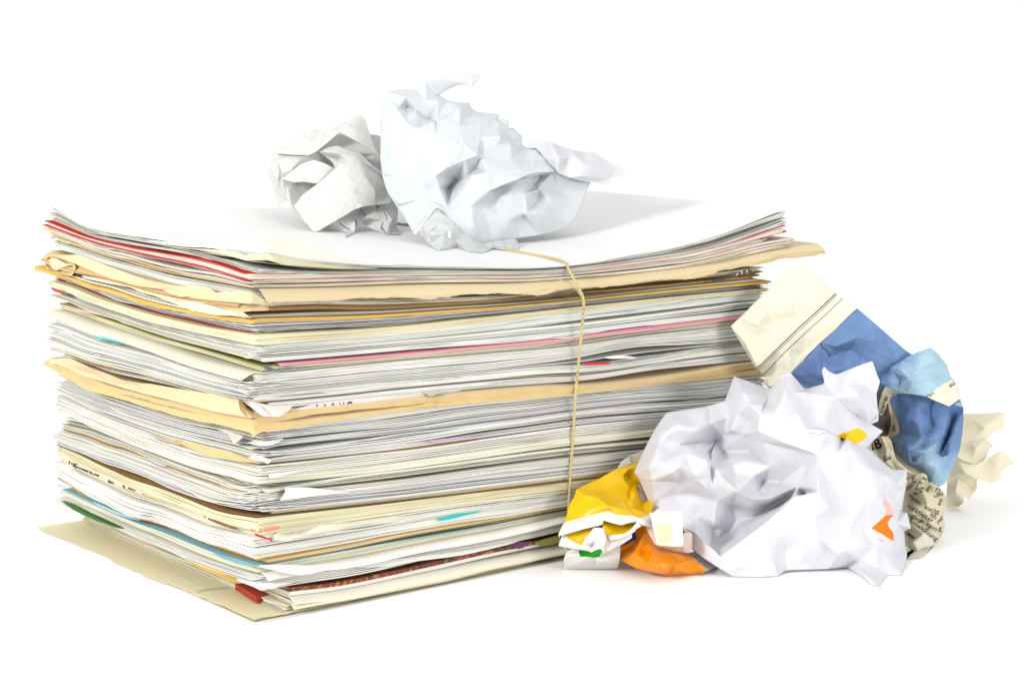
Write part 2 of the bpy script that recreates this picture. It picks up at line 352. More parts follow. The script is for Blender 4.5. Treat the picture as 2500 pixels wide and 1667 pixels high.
# one line per document, top to bottom inside each span between two measured courses:
# (name, label stem, category, colour codes of its leaves, thickness of one leaf, gap, {options})
def rep(code, n):
    return [code] * n
SPANS = [
 ('top', 'red', [
   ('paper_sheet', 'large plain white sheet lying open on top of the stack, under the paper balls', 'paper sheet', ['WT'], .3, .2, dict(jr=1, jl=2, cover=1, bulge=.3)),
   ('paper_bundle', 'thin fan of white sheets right beneath the top sheet', 'paper bundle', rep('W', 5), .28, .55, dict(jl=0, jr=0)),
   ('paper_sheet', 'cream sheet with its front corner curling up near the stack top', 'paper sheet', ['CO'], .3, 1.6, dict(jr=-2, jl=2, ear=('00', .07, .0045))),
   ('paper_sheet', 'olive cream sheet bent open above the red booklet', 'paper sheet', ['OL'], .35, 1.8, dict(jl=-1, jr=-3, ear=('00', .06, .002))),
   ('paper_bundle', 'pale green-white sheets just above the red booklet', 'paper bundle', ['WG', 'W', 'W'], .28, .7, dict(jl=-2)),
   ('booklet', 'cream booklet with two red covers near the top of the stack', 'booklet', ['RD'] + rep('CR', 7) + ['RD'], .32, .12, dict(jl=2, jr=0, thick0=.8, shift={0: 1.6, 8: 1.2})),
  ]),
 ('red', 'manila', [
   ('paper_bundle', 'torn white sheets tucked under the red booklet', 'paper bundle', ['W', 'W', 'RO'], .28, .3, dict(torn=.8)),
   ('envelope', 'tan envelope with a curled left end under the red booklet', 'envelope', ['RO', 'MA'], .4, .5, dict(jl=2, al=8, jr=0, torn=.4, back=18)),
   ('paper_bundle', 'lilac and cream sheets lying on the large manila envelope', 'paper bundle', ['WL', 'CR', 'MA'], .35, .4, dict(jr=.5, back=14)),
   ('envelope', 'large manila envelope with ragged lower flap hanging over the stack side', 'envelope', ['MA', 'MA'], .5, .3, dict(jl=-2, jr=6, torn=.7, fine=True, droopR=.5, back=34)),
  ]),
 ('manila', 'yellow', [
   ('magazine', 'grey paged magazine under the large manila envelope', 'magazine', rep('GR', 3) + rep('WG', 5) + ['GR'], .25, .22, dict(jl=-2, jr=-6)),
   ('envelope', 'folded tan envelope whose flap hangs over the left side', 'envelope', ['TA', 'MA'], .4, 1.3, dict(jl=4.5, al=3, jr=-6, droopL=.45, fine=True)),
   ('paper_bundle', 'torn cream and white leaves above the yellow envelope', 'paper bundle', ['CR', 'W', 'CR', 'TA'], .3, .7, dict(jl=0, jr=-5, torn=.9)),
   ('envelope', 'brown envelope pressed flat above the yellow one', 'envelope', ['TA', 'MA', 'TA'], .3, .9, dict(jl=-3, jr=-6, torn=.5)),
   ('paper_bundle', 'white sheets and cream card on the golden yellow envelope', 'paper bundle', ['CR', 'W'], .3, .4, dict(jl=1, jr=-3)),
   ('envelope', 'golden yellow envelope with furry torn edge poking out left', 'envelope', ['YE', 'YE'], .45, .15, dict(jl=3.5, al=15, jr=.8, torn=.5, fine=True, droopL=.2)),
  ]),
 ('yellow', 'pad', [
   ('paper_bundle', 'bluish white sheets directly below the yellow envelope', 'paper bundle', ['WB'] * 5, .26, .3, dict(jl=-1, jr=-3)),
   ('paper_bundle', 'lilac grey sheets with fanned corners above the cream writing pad', 'paper bundle', ['WL', 'WL', 'WB', 'GR', 'W'], .26, .55, dict(jl=-3, jr=-3, fan=2.2)),
   ('booklet', 'dark red covered leaflet peeking out left above the cream pad', 'leaflet', ['RB'], .25, .15, dict(jl=-2.5, al=2, jr=-8)),
   ('writing_pad', 'thick cream writing pad below the bluish sheets', 'writing pad', rep('CY', 7), .42, .04, dict(jl=1, jr=1)),
  ]),
 ('pad', 'pink', [
   ('paper_bundle', 'pale green-white bundle set back under the cream pad', 'paper bundle', ['WG', 'W', 'WG', 'WG', 'W', 'WG'], .34, .16, dict(jl=-4, jr=-3)),
   ('paper_bundle', 'white sheets with lifted left ends above the pink sheet', 'paper bundle', ['W', 'CR', 'W', 'WG'], .28, .5, dict(jl=0, jr=-1, fan=2)),
   ('paper_bundle', 'thin lilac-white sheets resting on the pink sheet', 'paper bundle', ['WL', 'W', 'W', 'W'], .26, .15, dict(jl=-3, jr=-1)),
   ('paper_sheet', 'bright pink sheet running through the stack, upper middle', 'paper sheet', ['PK'], .4, .1, dict(jl=-12, jr=1.6, droopR=.4)),
  ]),
 ('pink', 'peach_top', [
   ('folder', 'olive covered pad with cream pages right below the pink sheet', 'pad', ['OV', 'OV', 'CY', 'CY', 'OL', 'CY'], .30, .08, dict(jl=-4, jr=-2)),
   ('envelope', 'long pale yellow envelope with broad flap down the left side', 'envelope', ['CR', 'CR'], .35, .3, dict(jl=3.6, al=1, jr=-3, droopL=.33, fine=True, torn=.2)),
   ('paper_bundle', 'thick white bundle below the long pale yellow envelope', 'paper bundle', rep('W', 9), .28, .14, dict(jl=-1, jr=0)),
   ('paper_bundle', 'white bundle with a teal sliver at its left end, above the bulging grey sheets', 'paper bundle', ['W', 'WG', 'W', 'W', 'W', 'W', 'W'], .28, .25, dict(jl=2, jr=0, fan=1.5)),
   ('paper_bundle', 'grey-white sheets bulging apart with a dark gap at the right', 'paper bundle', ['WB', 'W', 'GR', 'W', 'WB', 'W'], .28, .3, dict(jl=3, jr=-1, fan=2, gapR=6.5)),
   ('paper_bundle', 'squared white sheets crinkled along the edge, mid stack', 'paper bundle', ['W', 'W', 'W', 'WG'], .4, .3, dict(jl=2, jr=0, torn=.3)),
   ('paper_sheet', 'thin orange-edged cream sheet above the peach folder', 'paper sheet', ['CR', 'OC'], .3, .25, dict(jl=4, jr=-1)),
   ('paper_bundle', 'lilac-white ream lying on the peach folder', 'paper bundle', ['WL', 'W', 'W', 'W', 'WL', 'W', 'RO'], .28, .08, dict(jl=-4, jr=1)),
  ]),
 ('peach_top', 'peach_low', [
   ('folder', 'peach card folder, bulging flap and rough edge, mid stack', 'folder', ['PE', 'PE'], .4, .5, dict(jl=4.5, al=6, jr=4, torn=.45, fine=True, droopR=.3, droopL=.3, back=3)),
  ]),
 ('peach_low', 'ochre', [
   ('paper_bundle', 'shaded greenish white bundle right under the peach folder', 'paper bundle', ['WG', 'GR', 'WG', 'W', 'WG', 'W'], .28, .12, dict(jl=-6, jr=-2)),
   ('paper_bundle', 'loose white sheets with turned corners below the peach folder', 'paper bundle', ['W', 'W', 'WB', 'W', 'W', 'W'], .27, .5, dict(jl=-4, jr=-1, fan=3)),
   ('paper_bundle', 'bluish white sheets with dark gaps above the rippled sheets', 'paper bundle', ['WB', 'W', 'WB', 'WB', 'W'], .27, .55, dict(jl=-2, jr=-1, fan=3)),
   ('paper_bundle', 'wavy white sheets rippling at the left face, above the ochre sheet', 'paper bundle', ['WB', 'W', 'W', 'W', 'W', 'W'], .27, .4, dict(jl=-1, jr=0, fan=2.5)),
   ('paper_bundle', 'thin white sheets lying on the ochre sheet', 'paper bundle', ['W', 'WL', 'W'], .27, .3, dict(jl=-1, jr=0, fan=1.5)),
   ('paper_sheet', 'ochre sheet with torn edge below the wavy white sheets', 'paper sheet', ['OC'], .35, .2, dict(jl=1, jr=0, torn=.6)),
  ]),
 ('ochre', 'book_top', [
   ('paper_bundle', 'thick cream-white bundle directly below the ochre sheet', 'paper bundle', ['W', 'W', 'CR', 'W', 'W', 'W', 'CR', 'W', 'W'], .28, .12, dict(jl=0, jr=0, fan=1)),
   ('booklet', 'cream-white booklet with smooth thick edge under the ochre sheet', 'booklet', ['CR'] * 6, .34, .05, dict(jl=0, jr=1)),
   ('paper_sheet', 'white sheet with folded front corner standing proud, lower stack', 'paper sheet', ['W', 'OL'], .35, 1.5, dict(jl=-3, jr=2, ear=('00', .05, -.0030))),
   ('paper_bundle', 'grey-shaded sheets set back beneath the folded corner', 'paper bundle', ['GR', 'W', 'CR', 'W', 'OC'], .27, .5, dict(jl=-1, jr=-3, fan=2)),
   ('paper_bundle', 'white ream with fluttering left edges above the brown book', 'paper bundle', ['W'] * 8, .28, .25, dict(jl=2, jr=0, fan=2)),
   ('paper_bundle', 'lilac-edged white sheets just above the brown book', 'paper bundle', ['W', 'WL', 'WB', 'WL', 'W', 'W'], .27, .35, dict(jl=0, jr=0, fan=3)),
   ('paper_sheet', 'folded cream sheet lying on the brown covered book', 'paper sheet', ['CY', 'CY', 'CY'], .32, .35, dict(jl=-8, jr=-1)),
  ]),
 ('book_top', 'book_low', [
   ('book', 'cream paged book with a brown top cover, lower stack', 'book', ['BR'] + rep('CY', 9), .34, .03, dict(jl=1, jr=1.5)),
  ]),
 ('book_low', 'blue', [
   ('newspaper', 'folded yellowed newspaper with black print under the brown book', 'newspaper', ['CR', 'CY', 'CR'], .4, .5, dict(jl=-1, jr=1, torn=.5)),
   ('paper_bundle', 'clean white bundle beneath the folded newspaper', 'paper bundle', ['W'] * 7, .28, .12, dict(jl=2, jr=0)),
   ('paper_bundle', 'white bundle with crinkled edge, above the ragged cream card envelope', 'paper bundle', ['W'] * 5, .3, .3, dict(jl=3, jr=0, fan=1)),
   ('envelope', 'cream card envelope with ragged edge near the stack bottom', 'envelope', ['CR', 'OC'], .4, .35, dict(jl=2, jr=1, torn=.7)),
   ('booklet', 'ochre paged booklet set back at the right face, near the bottom', 'booklet', ['OC', 'CY', 'CY', 'OC'], .42, .05, dict(jl=-4, jr=-3, cut=1)),
   ('paper_sheet', 'light blue sheet running along the lower stack', 'paper sheet', ['LB'], .16, .3, dict(jl=-.5, jr=-1.5)),
  ]),
 ('blue', 'under_white', [
   ('paper_bundle', 'blue-flecked cream pad under the light blue sheet', 'pad', ['WG', 'CY', 'CY', 'CR', 'CY'], .3, .1, dict(jl=0, jr=-3)),
   ('paper_sheet', 'white sheet with its front corner curling down below the blue sheet', 'paper sheet', ['W'], .3, 1.2, dict(jl=-2, jr=2.5, droopR=.6)),
   ('paper_bundle', 'loose white sheets in the lowest white bundle', 'paper bundle', ['W'] * 6, .27, .4, dict(jl=1, jr=0, fan=2.5)),
   ('paper_bundle', 'creased white sheets lying over the colourful catalogue', 'paper bundle', ['W', 'CR', 'W'], .28, .35, dict(jl=0, jr=.5, fan=1.5)),
  ]),
 ('under_white', 'folder', [
   ('paper_sheet', 'pale yellow card strip visible above the bottom folder at the left', 'card', ['YP', 'YP'], .35, .3, dict(jl=-4, jr=-16)),
   ('catalogue', 'dark red and green printed catalogue near the stack bottom', 'catalogue', ['CAT', 'W'], .9, .25, dict(jl=-13, jr=.3)),
   ('folder', 'pale cream folded card, broad at the lower right face', 'folder', ['CR', 'CR', 'YP'], .4, 1.2, dict(jl=-14, jr=4.5, droopR=.55, fine=True)),
   ('paper_bundle', 'cream and olive leaves above the bottom folder', 'paper bundle', ['CR', 'OL', 'CR', 'GR'], .3, .5, dict(jl=-12, jr=-1)),
  ]),
 ('folder', 'ground', [
   ('folder', 'big pale yellow folder projecting at the stack bottom, ragged edge', 'folder', ['YP'], .6, .05, dict(jl=3.5, al=2, jr=.8, torn=1.0, fine=True, flare=9.5)),
   ('magazine', 'thin olive and brown magazine under the bottom folder', 'magazine', ['OL', 'OV', 'BR', 'OV'], .35, .08, dict(jl=5, jr=-.5)),
   ('paper_sheet', 'white sheet at the very bottom of the stack', 'paper sheet', ['W'], .4, .3, dict(jl=2, jr=3.5)),
  ]),
]
def catalogue_colour(N, L, tc, rgb):
    n = N.new('ShaderNodeTexNoise'); n.inputs['Scale'].default_value = 420; n.inputs['Detail'].default_value = 5
    L.new(tc.outputs['Object'], n.inputs['Vector'])
    r = N.new('ShaderNodeValToRGB'); e = r.color_ramp.elements
    e[0].position = .38; e[0].color = (.06, .05, .02, 1); e[1].position = .62; e[1].color = (.34, .17, .05, 1)
    k = r.color_ramp.elements.new(.5); k.color = (.22, .03, .02, 1)
    L.new(n.outputs['Fac'], r.inputs[0])
    return r.outputs[0]
PAL['CAT'] = ('printed_catalogue', (.3, .05, .03))
paper('printed_catalogue', (.3, .05, .03), rough=.35, extra=catalogue_colour, trans=0)

seed = 100
STACK_TOP = None
STACK = {}
for hi, lo, docs in SPANS:
    docs = [(d[:3] + ([c for c in d[3] for _ in range(2)] if d[2] == 'paper bundle' and len(d[3]) > 2 else d[3],) + ((d[4] * .6, d[5] * .62) if d[2] == 'paper bundle' and len(d[3]) > 2 else (d[4], d[5])) + d[6:]) for d in docs]
    ztop, zbot = KZ[KI[hi]], KZ[KI[lo]]
    # collect the slots of the span, top to bottom: every leaf has a thickness and a gap above it
    slots = []
    for di, d in enumerate(docs):
        codes, th, gap, op = d[3], d[4], d[5], d[6]
        dseed = seed * 13 + di * 101
        for li, c in enumerate(codes):
            seed += 1
            g = 0.004 + 1.3 * gap * np.maximum(0, vnoise(seed, .045, .07) - .28) ** 1.2
            if li == 0:
                g = 0.12 + (0.7 + 1.9 * gap) * np.maximum(0, vnoise(seed, .06, .09) + .05) ** 1.3
                if hi != 'top' and di == 0:
                    g = g * .6
                if di == 0 and hi == 'top':
                    g = g * 0
            if op.get('gapR') and li in (2, 4):
                bump = np.exp(-((BB - .205) / .035) ** 2) * np.exp(-(np.maximum(AA, 0) / .07) ** 2)
                g = g + op['gapR'] * bump * .5
            t = th * (op.get('thick0', 1) if li in (0,) else 1)
            slots.append((di, li, c, g, np.full_like(g, t)))
    total = sum(s[3] + s[4] for s in slots)
    H = ztop - zbot
    z = ztop.copy()
    doc_roots = {}
    doc_off = {}
    doc_step = {}
    for si, (di, li, c, g, t) in enumerate(slots):
        name, label, cat, codes, th, gap, op = docs[di]
        zh = z - H * g / total
        zl = zh - H * t / total
        z = zl
        if di not in doc_roots:
            r = root(name, label, cat, 'papers of the tied stack', tuple(P0))
            doc_roots[di] = r
            doc_off[di] = (rnd.uniform(-1.6, 1.6), rnd.uniform(-1.6, 1.6), rnd.uniform(-.005, .005))
            STACK[label] = r
            bundle = cat == 'paper bundle'
            doc_step[di] = (rnd.uniform(-1.2, 3.2) * bundle, rnd.uniform(-1.2, 1.4) * bundle)
        oL, oR, orot = doc_off[di]
        fan = op.get('fan', .35)
        seed += 1
        jl = (op.get('jl', 0) + oL * .6 + rnd.uniform(-fan, fan)) / 1000
        jr = (op.get('jr', 0) + oR * .5 + rnd.uniform(-fan, fan) * .6) / 1000
        frac = li / max(1, len(codes) - 1) - .5
        jl += doc_step[di][0] * frac / 1000; jr += doc_step[di][1] * frac / 1000
        if op.get('shift') and li in op['shift']:
            jl += op['shift'][li] / 1000
        jl += rnd.choice((0, 0, 0, .0022, -.0012)) if fan > 1 else 0
        rot = orot + rnd.uniform(-1, 1) * .0012 * fan
        ear = op.get('ear')
        if ear is None and not op.get('fine') and fan > 1 and rnd.random() < .6:
            ear = ('00', rnd.uniform(.008, .032), rnd.uniform(-.0016, .0016))
        elif ear is None and not op.get('fine') and cat == 'paper bundle' and rnd.random() < .3:
            ear = (rnd.choice(('00', '10')), rnd.uniform(.006, .02), rnd.uniform(-.001, .001))
        bumps = []
        if cat == 'paper bundle':
            for _ in range(2):
                if rnd.random() < .22:
                    bumps.append(('R', rnd.uniform(0, LB), rnd.uniform(.008, .035), rnd.uniform(-.0014, .0014), rnd.uniform(0, .0018)))
                if rnd.random() < .25:
                    bumps.append(('L', rnd.uniform(0, LA), rnd.uniform(.006, .025), rnd.uniform(-.0014, .0014), rnd.uniform(0, .0024)))
        # jl: how far it juts out of the left face (b = 0 side), jr: out of the right face (a = 0 side)
        bk = op.get('back', 13 if hi == 'top' else 0) / 1000
        me = leaf_mesh('leaf', zl, zh, -jr, LA + rnd.uniform(-.003, .002) + op.get('al', 0) / 1000, -jl, LB + bk + rnd.uniform(-.004, .003) + (jr * .4 if jr > .004 else 0),
                       rot, op.get('torn', 0) / 1000, op.get('fine', False), op.get('droopL', 0), op.get('droopR', 0), ear, seed * 7, wav=.0005, flare=op.get('flare', 0) / 1000, bumps=bumps)
        nm = 'cover' if (cat in ('book', 'booklet', 'folder', 'magazine', 'envelope') and li in (0, len(codes) - 1) and len(codes) > 1) else ('leaf' if len(codes) > 1 else 'sheet')
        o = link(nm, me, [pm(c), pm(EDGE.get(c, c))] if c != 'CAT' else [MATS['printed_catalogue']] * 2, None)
        o.parent = doc_roots[di]
        o.matrix_parent_inverse = Matrix.Translation(-P0)
        if hi == 'top' and di == 0:
            STACK_TOP = me
# ------------------------------------------------------------------ crumpled paper
ZTOP = KZ[-1]
def stack_height(x, y):
    dx, dy = x - P0.x, y - P0.y
    a = dx * EL.x + dy * EL.y; b = dx * ER.x + dy * ER.y
    if -0.001 < a < LA and -0.001 < b < LB:
        return float(sample(ZTOP, np.array([a]), np.array([b]))[0])
    return 0.0
def stack_depth(x, y):
    """depth at which the sight line through x, y comes down on the top sheet"""
    t = .6
    while t < 1.3:
        p = at_depth(x, y, t)
        if p.z <= stack_height(p.x, p.y):
            return t
        t += .0015
    return None

class Frame:
    """a magnified crop of the measured photograph: origin, scale, base depth in m; d is in cm towards the viewer"""
    def __init__(s, ox, oy, sc, z0, on_stack=False):
        s.ox, s.oy, s.sc, s.z0, s.on_stack = ox, oy, sc, z0, on_stack
    def px(s, x, y):
        return s.ox + x / s.sc, s.oy + y / s.sc
    def depth(s, x, y, d):
        if d == 'g':
            X, Y = s.px(x, y)
            g = stack_depth(X, Y) if s.on_stack else ground_depth(X, Y, .0003)
            return g - .0005
        return s.z0 - d / 100.0
    def P(s, x, y, z):
        X, Y = s.px(x, y)
        return at_depth(X, Y, z)

def parse(s, known):
    pts = []
    for w in s.split():
        q = w.split(',')
        k = (float(q[0]), float(q[1]))
        if len(q) > 2:
            known[k] = 'g' if q[2] == 'g' else float(q[2])
        if k not in known:
            # take the nearest known point's depth
            n = min(known, key=lambda e: (e[0] - k[0]) ** 2 + (e[1] - k[1]) ** 2)
            known[k] = known[n]
        pts.append(k)
    return pts

def inside(p, poly):
    c = False
    n = len(poly)
    for i in range(n):
        x1, y1 = poly[i]; x2, y2 = poly[i - 1]
        if (y1 > p[1]) != (y2 > p[1]) and p[0] < (x2 - x1) * (p[1] - y1) / (y2 - y1) + x1:
            c = not c
    return c
def dist_out(p, poly):
    best = 1e9
    for i in range(len(poly)):
        x1, y1 = poly[i - 1]; x2, y2 = poly[i]
        dx, dy = x2 - x1, y2 - y1
        t = max(0, min(1, ((p[0] - x1) * dx + (p[1] - y1) * dy) / (dx * dx + dy * dy + 1e-9)))
        best = min(best, math.hypot(p[0] - x1 - t * dx, p[1] - y1 - t * dy))
    return best

def crinkle(C, seed, f):
    """folded-paper relief on an array of points: straight sharp creases that fade in and out, about -1..1"""
    r = np.random.RandomState(seed)
    h = np.zeros(len(C))
    for k in range(9):
        nrm = r.normal(size=3); nrm /= np.linalg.norm(nrm)
        lam = (1.0 / f) * (1.5 if k < 3 else (.8 if k < 6 else .38)) * r.uniform(.8, 1.25)
        w = .55 if k < 3 else (.30 if k < 6 else .13)
        q = C * (f * .9)
        warp = .16 * np.sin(q @ r.normal(size=3) + r.uniform(0, 6)) + .1 * np.sin(q @ (2.3 * r.normal(size=3)) + r.uniform(0, 6))
        ph = C @ nrm / lam + warp + r.uniform(0, 1)
        tri = np.abs(ph - np.floor(ph) - .5) * 4 - 1
        msk = .5 + .5 * np.sin(q @ r.normal(size=3) * .8 + r.uniform(0, 6)) * np.sin(q @ r.normal(size=3) * .8 + r.uniform(0, 6)) * 1.6
        h += w * np.clip(msk, 0, 1.2) * tri
    return h

LAST = {}
def surface(name, fr, parent, mats, outline, folds=(), soft='', regions=(), level=3, amp=.35, freq=42, seed=1,
            thick=.00016, uv=None, back=None, known=None, label=None, smooth_it=10, hard=None, floor=True, back_mat=0):
    """one fold of crumpled paper. outline: closed course of x,y,d; folds: creased courses; soft: loose points; regions: (course, material index)"""
    known = {} if known is None else known
    out = parse(outline, known)
    fl = [parse(f, known) for f in folds]
    sf = parse(soft, known) if soft else []
    rg = [(parse(r, known), mi) for r, mi in regions]
    keys, idx = [], {}
    def I(k):
        if k not in idx:
            idx[k] = len(keys); keys.append(k)
        return idx[k]
    o_i = [I(k) for k in out]
    edges = set()
    for f in fl:
        for u, v in zip(f, f[1:]):
            edges.add((I(u), I(v)))
    for r, mi in rg:
        for u, v in zip(r, r[1:] + r[:1]):
            edges.add((I(u), I(v)))
    for k in sf:
        I(k)
    v2 = [Vector(k) for k in keys]
    e_in = [e for e in edges]
    rv, re, rf, ov, oe, of = delaunay_2d_cdt(v2, e_in, [o_i], 1, .01)
    zs = [fr.depth(k[0], k[1], known[k]) for k in keys]
    co = []; pos2 = []
    for i, p in enumerate(rv):
        if ov[i]:
            z = zs[ov[i][0]]
        else:
            w = sorted(((p - v2[j]).length, j) for j in range(len(v2)))[:3]
            s_ = sum(1 / (a + .01) for a, j in w)
            z = sum(zs[j] / (a + .01) for a, j in w) / s_
        co.append(fr.P(p.x, p.y, z)); pos2.append((p.x, p.y))
    U = uv or (lambda x, y: (x / 1000.0, y / 1000.0))
    # topology: split every triangle in four, level times; folds and the outline stay marked
    P3 = [Vector(c) for c in co]; P2 = [Vector(p) for p in pos2]
    foldpairs = [(Vector(a), Vector(b)) for f in fl for a, b in zip(f, f[1:])]
    tris = []; tmat = []
    for f in rf:
        if len(set(f)) < 3:
            continue
        for t in range(1, len(f) - 1):
            tri = (f[0], f[t], f[t + 1])
            tris.append(tri)
            cx_ = sum(P2[j].x for j in tri) / 3; cy_ = sum(P2[j].y for j in tri) / 3
            mi_ = 0
            for r, mi in rg:
                if inside((cx_, cy_), r):
                    mi_ = mi
            tmat.append(mi_)
    cnt = {}
    for t in tris:
        for a, b in ((t[0], t[1]), (t[1], t[2]), (t[2], t[0])):
            e = (min(a, b), max(a, b)); cnt[e] = cnt.get(e, 0) + 1
    fixed = {}
    for (a, b), c in cnt.items():
        if c == 1:
            fixed[(a, b)] = 2; continue
        m = (P2[a] + P2[b]) / 2; dd = P2[b] - P2[a]
        for p, q in foldpairs:
            w = q - p; L2 = w.length_squared
            if L2 < 1: continue
            t = (m - p).dot(w) / L2
            if -.01 < t < 1.01 and abs(w.x * (m.y - p.y) - w.y * (m.x - p.x)) / math.sqrt(L2) < 1.0 and abs(dd.x * w.y - dd.y * w.x) < .05 * dd.length * math.sqrt(L2):
                fixed[(a, b)] = 1; break
    for _ in range(level):
        mid = {}
        def M(a, b):
            e = (a, b) if a < b else (b, a)
            if e not in mid:
                mid[e] = len(P3); P3.append((P3[a] + P3[b]) / 2); P2.append((P2[a] + P2[b]) / 2)
                if e in fixed:
                    v = fixed.pop(e); k_ = mid[e]
                    fixed[(e[0], k_)] = v; fixed[(e[1], k_)] = v
            return mid[e]
        nt_, nm_ = [], []
        for (a, b, c), mi in zip(tris, tmat):
            ab, bc, ca = M(a, b), M(b, c), M(c, a)
            nt_ += [(a, ab, ca), (ab, b, bc), (ca, bc, c), (ab, bc, ca)]; nm_ += [mi] * 4
        tris, tmat = nt_, nm_
    T = np.array(tris); tmat = np.array(tmat)
    # keep the largest connected piece only
    par = list(range(len(P3)))
    def fnd(i):
        while par[i] != i:
            par[i] = par[par[i]]; i = par[i]
        return i
    for a, b, c in tris:
        ra = fnd(a); par[fnd(b)] = ra; par[fnd(c)] = fnd(ra)
    rt = np.array([fnd(i) for i in T[:, 0]])
    big = np.bincount(rt).argmax()
    keep = rt == big; T = T[keep]; tmat = tmat[keep]
    used = np.unique(T); remap = -np.ones(len(P3), int); remap[used] = np.arange(len(used))
    T = remap[T]; P3 = [P3[i] for i in used]; P2 = [P2[i] for i in used]
    fixed = {(remap[a], remap[b]): v for (a, b), v in fixed.items() if remap[a] >= 0 and remap[b] >= 0}
    tris = [tuple(int(i) for i in t) for t in T]
    n = len(P3)
    c3 = np.array([tuple(p) for p in P3])
    E = np.concatenate([T[:, [0, 1]], T[:, [1, 2]], T[:, [2, 0]]]); E = np.unique(np.sort(E, 1), axis=0)
    FE = np.array(list(fixed.keys()))
    isf = np.zeros(n, bool); isf[FE.ravel()] = True
    deg = np.zeros(n); np.add.at(deg, E[:, 0], 1); np.add.at(deg, E[:, 1], 1)
    fdeg = np.zeros(n); np.add.at(fdeg, FE[:, 0], 1); np.add.at(fdeg, FE[:, 1], 1)
    for it in range(max(smooth_it, 3)):
        if it < smooth_it:
            a_ = np.zeros_like(c3); np.add.at(a_, E[:, 0], c3[E[:, 1]]); np.add.at(a_, E[:, 1], c3[E[:, 0]])
            a_ /= deg[:, None]
            m = ~isf
            c3[m] = c3[m] * .4 + a_[m] * .6
        if it < 2:
            a_ = np.zeros_like(c3); np.add.at(a_, FE[:, 0], c3[FE[:, 1]]); np.add.at(a_, FE[:, 1], c3[FE[:, 0]])
            m = fdeg == 2
            c3[m] = c3[m] * .6 + .4 * a_[m] / 2
    em = bpy.data.meshes.new(name)
    em.from_pydata([tuple(p) for p in c3], [], tris)
    for m_ in (mats if isinstance(mats, (list, tuple)) else [mats]):
        em.materials.append(m_)
    em.polygons.foreach_set('material_index', np.array(tmat, dtype=np.int32))
    uvl = em.uv_layers.new(name='UVMap')
    uvs = np.array([U(p.x, p.y) for p in P2])
    uvl.data.foreach_set('uv', uvs[T.ravel()].ravel())
    em.update()
    o = bpy.data.objects.new(name, em); COL.objects.link(o)
    nm = np.empty(n * 3, np.float32); em.vertices.foreach_get('normal', nm); nm = nm.reshape(-1, 3)
    if nm[:, 1].mean() > 0:
        em.flip_normals(); nm = -nm
    if amp:
        w_ = np.ones(n)
        ob = np.array([e for e, v in fixed.items() if v == 2]).ravel()
        w_[ob] = 0
        for it in range(5):
            a_ = np.zeros(n); np.add.at(a_, E[:, 0], w_[E[:, 1]]); np.add.at(a_, E[:, 1], w_[E[:, 0]])
            w_ = a_ / deg; w_[ob] = 0
        c3 = c3 + nm * (w_ * crinkle(c3, seed, freq) * amp / 1000)[:, None]
    if floor:
        for i in range(n):
            h = (stack_height(c3[i][0], c3[i][1]) if fr.on_stack else 0) + .0004
            if c3[i][2] < h:
                c3[i][2] = h
    em.vertices.foreach_set('co', c3.astype(np.float32).ravel())
    em.polygons.foreach_set('use_smooth', np.full(len(em.polygons), True))
    em.update()
    if hard is not None:
        em.set_sharp_from_angle(angle=math.radians(hard))
    else:
        # only the folds and what creases strongly are sharp
        em.set_sharp_from_angle(angle=math.radians(30))
        ev_ = np.empty(len(em.edges) * 2, np.int32); em.edges.foreach_get('vertices', ev_); ev_ = np.sort(ev_.reshape(-1, 2), 1)
        fk = np.sort(np.array(list(fixed.keys())), 1)
        isx = np.isin(ev_[:, 0].astype(np.int64) * n + ev_[:, 1], fk[:, 0].astype(np.int64) * n + fk[:, 1])
        at = em.attributes.get('sharp_edge') or em.attributes.new('sharp_edge', 'BOOLEAN', 'EDGE')
        cur = np.zeros(len(em.edges), bool); at.data.foreach_get('value', cur)
        at.data.foreach_set('value', cur | isx)
    LAST[name] = BVHTree.FromPolygons([Vector(v) for v in c3], [tuple(p.vertices) for p in em.polygons])
    md = o.modifiers.new('t', 'SOLIDIFY'); md.thickness = thick; md.offset = -1
    if parent is not None:
        o.parent = parent
        o.matrix_parent_inverse = Matrix.Translation(-parent.location)
    if label:
        o['label'] = label
    if back is not None:
        # the far side of the ball: the same outline, bulging away
        mx = max(dist_out(((min(k[0] for k in out) + t[0]), (min(k[1] for k in out) + t[1])), out) if inside((min(k[0] for k in out) + t[0], min(k[1] for k in out) + t[1]), out) else 0
                 for t in [(i * (max(k[0] for k in out) - min(k[0] for k in out)) / 14, j * (max(k[1] for k in out) - min(k[1] for k in out)) / 14) for i in range(1, 14) for j in range(1, 14)])
        r2 = random.Random(seed * 31)
        x0, x1 = min(k[0] for k in out), max(k[0] for k in out); y0, y1 = min(k[1] for k in out), max(k[1] for k in out)
        base = {k: known[k] for k in out}
        pts = []
        st = max(mx / 2.2, 10)
        yy = y0 + st / 2
        while yy < y1:
            xx = x0 + st / 2
            while xx < x1:
                p = (round(xx + r2.uniform(-.3, .3) * st, 1), round(yy + r2.uniform(-.3, .3) * st, 1))
                if inside(p, out):
                    do = dist_out(p, out)
                    if do > st * .25:
                        nb = sorted((math.hypot(k[0] - p[0], k[1] - p[1]), k) for k in out)[:4]
                        zz = sum(fr.depth(k[0], k[1], base[k]) for _, k in nb) / 4
                        dcm = (fr.z0 - zz) * 100 - back * math.sqrt(min(1, do / mx)) * r2.uniform(.7, 1.1)
                        pts.append('%g,%g,%g' % (p[0], p[1], dcm))
                xx += st
            yy += st
        ring = ' '.join('%g,%g,%s' % (k[0], k[1], base[k]) for k in out)
